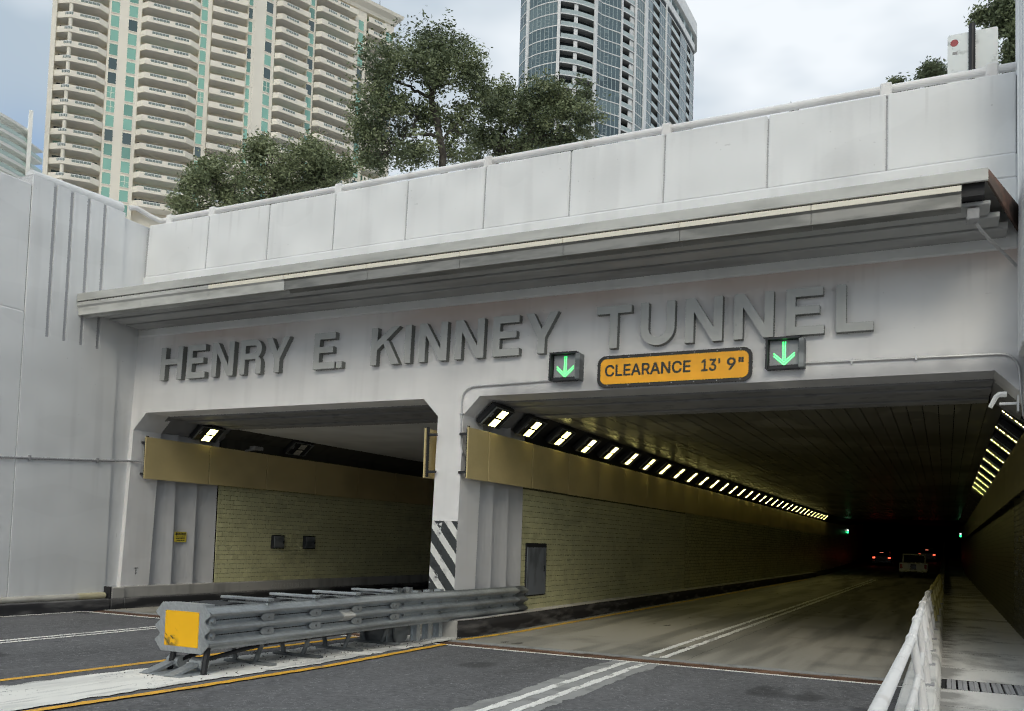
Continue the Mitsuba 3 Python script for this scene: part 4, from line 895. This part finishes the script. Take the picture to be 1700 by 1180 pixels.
tree('oak_tree', 'tall live oak with a dark forked trunk rising between the two towers', [
    ([(-16.58, 27.37, 15.01), (-16.71, 27.29, 16.14), (-16.89, 27.18, 17.14), (-17.08, 27.06, 17.81), (-17.07, 27.06, 18.26)], .17, .11),
    ([(-17.07, 27.06, 18.26), (-16.76, 27.26, 19.21), (-16.45, 27.45, 19.63), (-16.1, 27.65, 19.5)], .09, .025), ([(-17.07, 27.07, 18.22), (-17.41, 26.85, 19.02), (-17.61, 26.72, 19.34)], .07, .02),
    ([(-17.09, 27.06, 18.03), (-17.58, 26.74, 18.32), (-18.13, 26.37, 18.59), (-18.68, 25.99, 18.74)], .07, .02), ([(-16.82, 27.22, 16.69), (-17.25, 26.95, 16.72), (-17.64, 26.7, 16.68), (-17.55, 26.76, 17.41), (-17.75, 26.62, 18.07)], .07, .02),
    ([(-17.64, 26.7, 16.68), (-18.07, 26.41, 16.49), (-18.27, 26.27, 15.97)], .05, .015), ([(-16.76, 27.26, 16.47), (-16.41, 27.47, 16.96), (-16.14, 27.63, 17.32)], .05, .015), ([(-17.02, 27.1, 18.38), (-17.0, 27.11, 19.07), (-17.02, 27.1, 19.64)], .06, .02)],
    BLOB_O1, 27000, 11, LM)
tree('oak_tree', 'spreading oak with a long low limb in front of the curved glass tower', [
    ([(-15.92, 30.04, 16.55), (-15.87, 30.07, 17.27), (-15.75, 30.13, 18.01), (-15.81, 30.1, 18.73)], .13, .03), ([(-15.81, 30.1, 17.16), (-15.14, 30.44, 17.48), (-14.4, 30.8, 17.74), (-13.65, 31.14, 17.85)], .10, .02),
    ([(-15.82, 30.1, 17.52), (-15.48, 30.27, 18.26), (-15.18, 30.42, 18.76)], .06, .02), ([(-15.14, 30.44, 17.48), (-14.63, 30.69, 18.05), (-14.21, 30.89, 18.55), (-13.79, 31.08, 18.92)], .06, .015), ([(-14.4, 30.8, 17.74), (-13.66, 31.13, 18.14), (-13.02, 31.41, 18.44)], .05, .015)],
    BLOB_O2, 23000, 12, LM)
tree('bushy_tree', 'low bushy green tree in front of the beige tower', [
    ([(-20.07, 22.3, 12.98), (-20.09, 22.28, 13.59), (-20.25, 22.13, 14.17), (-20.37, 22.02, 14.9)], .09, .02), ([(-20.5, 21.9, 10.5), (-21.03, 21.4, 12.49), (-21.18, 21.25, 13.06), (-21.46, 20.96, 13.49)], .07, .02), ([(-19.9, 22.4, 11.0), (-19.12, 23.11, 13.45), (-19.07, 23.16, 13.98), (-19.0, 23.22, 14.5)], .06, .02)],
    BLOB_B, 25000, 13, ['m_leaf_2', 'm_leaf_0', 'm_leaf_2'], size=.066)
tree('shade_tree', 'dark leafy tree hanging in at the upper right corner behind the sign', [([(2.29, 33.92, 18.42), (2.16, 33.93, 19.2), (2.07, 33.94, 19.97), (1.84, 33.95, 20.68)], .10, .03), ([(2.13, 33.93, 19.74), (1.62, 33.96, 20.3), (1.07, 33.98, 20.73)], .05, .015)], BLOB_R, 13000, 14, ['m_leaf_1', 'm_leaf_1', 'm_leaf_0'])
tree('distant_tree', 'small tree top just showing over the parapet rail, the smaller and more left one', [([(-1.75, 39.96, 19.5), (-1.75, 39.96, 21.7)], .08, .02)], BLOB_S1, 2600, 15, ['m_leaf_1', 'm_leaf_1', 'm_leaf_0'])
tree('distant_tree', 'rounded tree top over the parapet rail directly left of the sign back', [([(-.2, 40, 19.5), (-.2, 40, 21.7)], .10, .02)], BLOB_S2, 6500, 16, ['m_leaf_1', 'm_leaf_1', 'm_leaf_0'])

# ------------------------------------------------------------------ beige balcony tower
FH = 3.0
def frame(o, az):
    a = math.radians(az); d = np.array([math.sin(a), math.cos(a)]); n = np.array([math.cos(a), -math.sin(a)])
    def fn(v):                                   # (u along the front, w out of the front, z)
        v = np.asarray(v, float); return np.stack([o[0]+v[:, 0]*d[0]+v[:, 1]*n[0], o[1]+v[:, 0]*d[1]+v[:, 1]*n[1], v[:, 2]], 1)
    return fn
F1, F2 = frame((-154.3, 120.8), 40), frame((-136.061, 142.536), 22.5)
bt = thing('apartment_tower', 'beige apartment tower with stacks of rounded balconies and turquoise windows', 'tower')
ZB, ZT = 60.0, 128.0
strips1 = [(-10.75, -9.9, 0), (-9.9, -.5, 1), (-.5, 5.7, 0), (5.7, 17.1, 1), (17.1, 19.4, 0), (19.4, 26.8, 1), (26.8, 28.6, 0)]
strips2 = [(-.6, 4.75, 0), (4.75, 12.6, 1), (12.6, 14.5, 0), (14.5, 24.8, 1), (24.8, 27.9, 0), (27.9, 33.0, 1), (33.0, 35.6, 0)]
m = MB()
for fn, st in ((F1, strips1), (F2, strips2)):
    for a, b, bay in st: m.box(a, b, -14, -2.2 if bay else 0, ZB, ZT, fn=fn)
m.box(-10.75, 28.4, -14, -.02, 8, ZB, fn=F1); m.box(-.6, 35.6, -14, -.02, 8, ZB, fn=F2)
put('wall', m, 'm_stucco', bt)
rw_ = random.Random(21)
def win(fn, u0, u1, z0, z1, w=.02, mats=None, cross=False):
    mm = rw_.choice(mats or ['m_pane_turquoise', 'm_pane_turquoise', 'm_pane_turquoise', 'm_pane_green', 'm_pane_dark'])
    k = put('window', MB().box(u0+.03, u1-.03, w-.05, w, z0+.05, z1-.04, fn=fn), mm, bt)
    f = MB().box(u0, u1, w-.05, w+.05, z1-.04, z1, fn=fn).box(u0-.05, u1+.05, w-.05, w+.12, z0-.08, z0+.05, fn=fn).box(u0, u0+.03, w-.05, w+.05, z0+.08, z1-.08, fn=fn).box(u1-.03, u1, w-.05, w+.05, z0+.08, z1-.08, fn=fn)
    if cross: f.box((u0+u1)/2-.05, (u0+u1)/2+.05, w, w+.04, z0+.08, z1-.08, fn=fn).box(u0+.08, u1-.08, w+.001, w+.041, (z0+z1)/2-.05, (z0+z1)/2+.05, fn=fn)
    put('frame', f, 'm_stucco', k)
KS = range(-13, 7)
for k in KS:
    zt = 107.15+FH*k
    for fn, u0, u1, dz in ((F1, -.06, 1.52, 0), (F1, 3.28, 4.97, -.05), (F1, 17.3, 18.56, 0), (F1, 26.95, 28.35, 0), (F2, 2.42, 4.0, 0), (F2, 12.72, 14.1, .1), (F2, 25.65, 27.1, -.35)):
        if zt < 127: win(fn, u0, u1, zt-2.45+dz, zt+dz, cross=rw_.random() < .06)
    if 100 < zt < 127: win(F2, 33.3, 35.3, zt-2.6, zt-.2, .03, ['m_pane_dark', 'm_pane_green'], True)
def bay_plan(kind, a, b):
    L = b-a
    if kind == 'corner': return [(a, -2.1), (a, -.3), (a+2.5, 1.3), (b-1.6, 1.5), (b, .2), (b, -2.1)]
    if kind == 'wide': return [(a, -2.1), (a, .1), (a+1.1, 1.35), (b-1.7, 1.45), (b, .2), (b, -2.1)]
    if kind == 'flat': return [(a+.1, -2.1), (a+.1, .9), (b-.1, .9), (b-.1, -2.1)]
    return [(a, -2.1), (a, .2), (a+.9, 1.3), (b-.1, 1.3), (b-.1, -2.1)]
def path_wall(pts, t, z0, z1, fn):
    mb = MB(); ls = LineString(pts); pl = ls.buffer(t, cap_style='flat', join_style='mitre', single_sided=True)
    return mb.prism(pl, z1-z0, lambda v: fn(np.stack([v[:, 0], v[:, 1], v[:, 2]+z0], 1)))
def sub(pts, s0, s1):
    ls = LineString(pts); L = ls.length; q = shapely.ops.substring(ls, s0*L, s1*L); return list(q.coords)
bays = [(F1, -9.9, -.5, 'corner', [(.18, .34), (.46, .80)]), (F1, 5.7, 17.1, 'wide', [(.22, .48), (.57, .80)]), (F1, 19.4, 26.8, 'flat', [(.32, .72)]), (F2, 4.75, 12.6, 'angled', [(.30, .66)]), (F2, 14.5, 24.8, 'angled', [(.28, .48), (.56, .78)]), (F2, 27.9, 33.0, 'flat', [(.3, .75)])]
for fn, a, b, kind, rails in bays:
    pl = bay_plan(kind, a, b); edge = pl[1:-1]; z = 0.
    slab = MB().prism(Polygon(pl), .22, lambda v: fn(np.stack([v[:, 0], v[:, 1], v[:, 2]-.22], 1)))
    cutp = [0]+[x for r in rails for x in r]+[1]
    for i in range(0, len(cutp), 2): slab.add(path_wall(sub(edge, cutp[i], cutp[i+1]), -.18, -.25, .98, fn).mesh())
    for r in rails: slab.add(path_wall(sub(edge, *r), -.18, -.25, .34, fn).mesh())
    rm = MB(); wm_ = MB()
    for r in rails:
        rm.add(path_wall(sub(edge, *r), -.05, .36, .84, fn).mesh()); wm_.add(path_wall(sub(edge, *r), -.10, .84, .96, fn).mesh())
        for q in np.linspace(r[0], r[1], 6)[1:-1]:
            ls = LineString(edge); p = ls.interpolate(q*ls.length); wm_.box(p.x-.04, p.x+.04, p.y-.02, p.y+.07, .34, .84, fn=fn)
    under = MB().prism(Polygon(pl).buffer(-.19), .03, lambda v: fn(np.stack([v[:, 0], v[:, 1], v[:, 2]-.255], 1)))
    doors = MB(); n = 5
    for i in range(n):
        u = a+.5+(b-a-1)*i/n; doors.box(u, u+(b-a-1)/n-.15, -2.18, -2.12, .05, 2.35, fn=fn)
    col = None
    if kind == 'corner': col = MB().tube([fn([[a+2.6, .75, .0]])[0], fn([[a+2.6, .75, FH]])[0]], .38, 12)
    first = None
    for k in KS:
        zf = 107.2+FH*k
        if zf > 126: continue
        tr_ = T().translate([0, 0, zf])
        if first is None:
            first = [put('balcony', slab, 'm_stucco', bt, to_world=tr_)]
            first += [put('railing', wm_, 'm_white_frame', first[0], to_world=tr_), put('glass', rm, 'm_rail_glass', first[0], to_world=tr_), put('underside', under, 'm_slab_under', first[0], to_world=tr_)]
            dk = [put('balcony_doors', doors, 'm_pane_dark', bt, to_world=tr_)]; ck = [put('column', col, 'm_stucco', bt, smooth=40, to_world=tr_)] if col else []
        else:
            o = reuse('balcony', first[0], tr_, bt)
            for nm_, src in zip(('railing', 'glass', 'underside'), first[1:]): reuse(nm_, src, tr_, o)
            reuse('balcony_doors', dk[0], tr_, bt, rw_.choice(['m_pane_dark', 'm_pane_green', 'm_pane_black']))
            if ck: reuse('column', ck[0], tr_, bt)
m = MB()
for z0, z1, w0, w1 in ((127.3, 128.0, .3, .6), (128.0, 128.9, .6, 1.6), (128.9, 129.6, 1.6, 1.8)):
    for fn, a, b in ((F1, -10.75, 28.2), (F2, -.6, 35.6)):
        bot = fn([(a-w0, w0, z0), (b+w0, w0, z0), (b+w0, -14, z0), (a-w0, -14, z0)]); top = fn([(a-w1, w1, z1), (b+w1, w1, z1), (b+w1, -14, z1), (a-w1, -14, z1)])
        m.raw(np.vstack([bot, top]), [[0, 1, 5, 4], [1, 2, 6, 5], [2, 3, 7, 6], [3, 0, 4, 7], [4, 5, 6, 7], [3, 2, 1, 0]])
put('roof', m, 'm_stucco', bt)
put('roof_finial', MB().tube([F2([[31, .5, 129.6]])[0], F2([[31, .5, 131.6]])[0]], [.12, .04], 6), 'm_black_metal', bt)

# ------------------------------------------------------------------ curved glass tower
gt = thing('glass_tower', 'tall curved glass tower with white floor bands and white uprights', 'tower')
PL = [(-26.56, -101.3, 202.6), (-26.37, -99.7, 201.1), (-26.13, -98.0, 199.8), (-25.51, -94.85, 198.8), (-24.83, -91.9, 198.6), (-24.1, -88.97, 198.85), (-23.88, -88.14, 199.07), (-22.84, -84.9, 201.6), (-22.22, -83.18, 203.6), (-21.65, -81.65, 205.74), (-21.48, -81.36, 206.73), (-21.16, -80.79, 208.75),
      (-20.56, -79.15, 211.0), (-19.89, -77.28, 213.56), (-19.4, -76.09, 216.06), (-18.87, -74.87, 219.07), (-18.26, -73.9, 223.6), (-17.78, -73.4, 229.0), (-17.37, -73.0, 233.4), (-16.92, -72.49, 238.35), (-16.58, -72.2, 242.54), (-16.0, -71.8, 250.4), (-15.5, -71.6, 258.2), (-15.1, -71.5, 265.0)]
PA = np.array([p[0] for p in PL]); PX = np.array([p[1] for p in PL]); PY = np.array([p[2] for p in PL])
def gp(az): return np.array([np.interp(az, PA, PX), np.interp(az, PA, PY)])
def gpath(a0, a1, n=6, inset=0.):
    P_ = np.array([gp(a) for a in np.linspace(a0, a1, n)])
    if inset:
        t = np.gradient(P_, axis=0); t /= np.linalg.norm(t, axis=1, keepdims=True); P_ = P_+inset*np.stack([-t[:, 1], t[:, 0]], 1)
    return P_
front = [tuple(gp(a)) for a in np.linspace(-26.56, -15.1, 60)]
plan = Polygon(front+[(-73.5, 273), (-86, 285), (-104, 284), (-120, 262), (-117, 238), (-108.5, 219), (-103.5, 208)])
core = plan.buffer(-2.2)
put('core', MB().prism(core, 155-8, lambda v: v+[0, 0, 8]), 'm_tower_under', gt)
GF = [135.9+3.2*k for k in range(-14, 8)]
AZ = lambda x: x
gb = [(-26.56, -26.10, 'g', 2), (-25.98, -24.12, 'g', 7), (-23.86, -21.70, 'b', 0), (-21.48, -19.88, 'g', 6), (-19.78, -19.02, 'b', 0), (-18.86, -18.34, 'g', 4), (-18.16, -17.80, 'g', 4), (-17.78, -17.38, 'b', 0), (-17.37, -16.60, 'g', 6), (-16.58, -16.03, 'b', 0), (-16.0, -15.55, 'g', 4), (-15.53, -15.36, 'b', 0), (-15.34, -15.12, 'g', 3)]
def pathmesh(P_, t, z0, z1):
    """wall along the polyline, thickness t outwards"""
    P_ = np.asarray(P_); d = np.gradient(P_, axis=0); d /= np.linalg.norm(d, axis=1, keepdims=True); nrm = np.stack([d[:, 1], -d[:, 0]], 1)
    O = P_+nrm*t; mb = MB(); c3 = lambda Q, z: np.stack([Q[:, 0], Q[:, 1], Q[:, 0]*0+z], 1)
    mb.loft(c3(P_, z1), c3(O, z1)); mb.loft(c3(O, z1), c3(O, z0)); mb.loft(c3(O, z0), c3(P_, z0)); mb.loft(c3(P_, z0), c3(P_, z1))
    mb.raw(np.vstack([c3(P_[:1], z0), c3(O[:1], z0), c3(O[:1], z1), c3(P_[:1], z1)]), [[0, 1, 2, 3]]); mb.raw(np.vstack([c3(P_[-1:], z0), c3(O[-1:], z0), c3(O[-1:], z1), c3(P_[-1:], z1)]), [[3, 2, 1, 0]])
    return mb
fullp = np.array(front)
band0 = None
slab_poly = plan.buffer(-.02).difference(plan.buffer(-2.25))
rg2 = random.Random(6)
mull = MB()
for zf in GF:
    tr_ = T().translate([0, 0, zf])
    if band0 is None:
        band0 = put('floor_band', pathmesh(fullp, .10, -.24, .02), 'm_tower_white', gt, to_world=tr_); slab0 = put('slab', MB().prism(slab_poly, .26, lambda v: v+[0, 0, -.29]), 'm_tower_under', gt, to_world=tr_)
    else: reuse('floor_band', band0, tr_, gt); reuse('slab', slab0, tr_, gt)
    if zf > 155: continue
    for a0, a1, kd, n in gb:
        if kd == 'g':
            P_ = gpath(a0, a1, n+1)
            k = put('glazing', pathmesh(P_, .03, zf+.02, zf+2.88), rg2.choice(['m_tower_glass']*3+['m_tower_glass_pale', 'm_tower_glass_dark']), gt)
            if rg2.random() < .75 and n > 2:
                i = rg2.randrange(n); put('blind', pathmesh(gpath(a0+(a1-a0)*i/n, a0+(a1-a0)*(i+1)/n, 2), .045, zf+1.1+rg2.random(), zf+2.8), 'm_tower_glass_pale', k)
            for i in range(1, n):
                p = P_[i]; mull.box(p[0]-.05, p[0]+.05, p[1]-.12, p[1]+.05, zf+.02, zf+2.88)
            if n == 7 or n == 6 and a0 < -20:
                for i in ((2, 4) if n == 7 else (2,)):
                    q0, q1 = gpath(a0+(a1-a0)*i/n, a0+(a1-a0)*(i+1)/n, 2); put('vent_frame', pathmesh(gpath(a0+(a1-a0)*(i+.1)/n, a0+(a1-a0)*(i+.9)/n, 2), .07, zf+1.9, zf+1.98).add(pathmesh(gpath(a0+(a1-a0)*(i+.1)/n, a0+(a1-a0)*(i+.9)/n, 2), .07, zf+.75, zf+.83).mesh()), 'm_tower_rail', k)
        else:
            P_ = gpath(a0, a1, 7); put('balcony_rail', pathmesh(P_, .04, zf+.02, zf+1.12), 'm_tower_rail', gt)
            put('balcony_glazing', pathmesh(gpath(a0, a1, 7, 1.75), .03, zf+.02, zf+2.88), 'm_pane_black', gt)
put('mullion', mull, 'm_tower_rail', gt, kind='stuff')
for a, w_ in ((-26.04, .085), (-24.0, .10), (-21.59, .10), (-19.84, .045), (-18.94, .05), (-18.25, .085), (-16.95, .02)):
    P_ = gpath(a-w_, a+w_, 3); put('upright', pathmesh(P_, .35, 88, 156.5), 'm_tower_white', gt)
for a in (-22.85, -19.1): P_ = gpath(a-.13, a+.13, 3, .5); put('balcony_pier', pathmesh(P_, .3, 88, 156), 'm_tower_white', gt)
put('roof_band', pathmesh(fullp, .25, 156.6, 158.6), 'm_tower_white', gt)
put('crown', MB().prism(plan.buffer(.8).difference(plan.buffer(-2)), 4.2, lambda v: v+[0, 0, 161.2]), 'm_tower_white', gt); put('crown_soffit', MB().prism(plan.difference(plan.buffer(-3)), .3, lambda v: v+[0, 0, 160.6]), 'm_tower_rail', gt)
for a in np.linspace(-18.9, -15.3, 9): put('crown_post', pathmesh(gpath(a-.04, a+.04, 2, .3), .4, 158.6, 160.7), 'm_tower_rail', gt)

# ------------------------------------------------------------------ white building at the far left
wb = thing('apartment_block', 'white curved apartment block with teal glass balconies at the far left', 'apartment building')
az_ = -56.3; oa = math.radians(az_); org = np.array([math.sin(oa), math.cos(oa)])*239
FB_ = frame(org, az_+90-180+180)                     # u runs to the right across the view, w towards the eye
def FB2(v): v = np.asarray(v, float); lat = np.array([math.cos(oa), -math.sin(oa)]); dep_ = -np.array([math.sin(oa), math.cos(oa)]); return np.stack([org[0]+v[:, 0]*lat[0]+v[:, 1]*dep_[0], org[1]+v[:, 0]*lat[1]+v[:, 1]*dep_[1], v[:, 2]], 1)
arc_ = [(u, -3.6+6.0*((1.6-u)/5.3)**.85) for u in np.linspace(-9.5, 1.6, 22)]
ins_ = [(u, w-2.6) for u, w in arc_]
put('wall', MB().prism(Polygon(ins_+[(1.6, -16), (-9.5, -16)]), 90.0, lambda v: FB2(np.stack([v[:, 0], v[:, 1], v[:, 2]+8], 1))), 'm_white_render', wb)
put('fin_wall', MB().box(1.6, 2.5, -14, -2.6, 8, 102.6, fn=FB2), 'm_white_render', wb)
put('roof', MB().prism(Polygon(arc_+[(1.6, -16), (-9.5, -16)]), .7, lambda v: FB2(np.stack([v[:, 0], v[:, 1], v[:, 2]+97.4], 1))), 'm_white_render', wb)
for i in range(12):
    z = 94.6-3.0*i
    b_ = put('balcony', MB().prism(Polygon(arc_+ins_[::-1]), .75, lambda v: FB2(np.stack([v[:, 0], v[:, 1], v[:, 2]+z-.7], 1))), 'm_white_render', wb)
    put('glass', path_wall(arc_, .06, z+.06, z+1.0, FB2), 'm_teal_rail', b_)
    for q in (4, 11, 17):
        (u, w), (u2, w2) = ins_[q], ins_[q+1]
        put('window', path_wall([(u, w), (u2, w2)], -.08, z+.1, z+2.2, FB2), rw_.choice(['m_pane_dark', 'm_pane_black', 'm_pane_green']), wb)
    tri = Polygon([(2.5, -4.5), (2.5, -11), (5.2, -8.5)])
    b_ = put('balcony', MB().prism(tri, .35, lambda v: FB2(np.stack([v[:, 0], v[:, 1], v[:, 2]+z+.4], 1))), 'm_white_render', wb)
    if i: put('glass', path_wall([(2.55, -4.55), (5.1, -8.4)], .06, z+.78, z+1.75, FB2), 'm_teal_rail', b_)
put('side_wall', MB().box(2.5, 3.3, -14, -10, 8, 95, fn=FB2), 'm_white_render', wb)
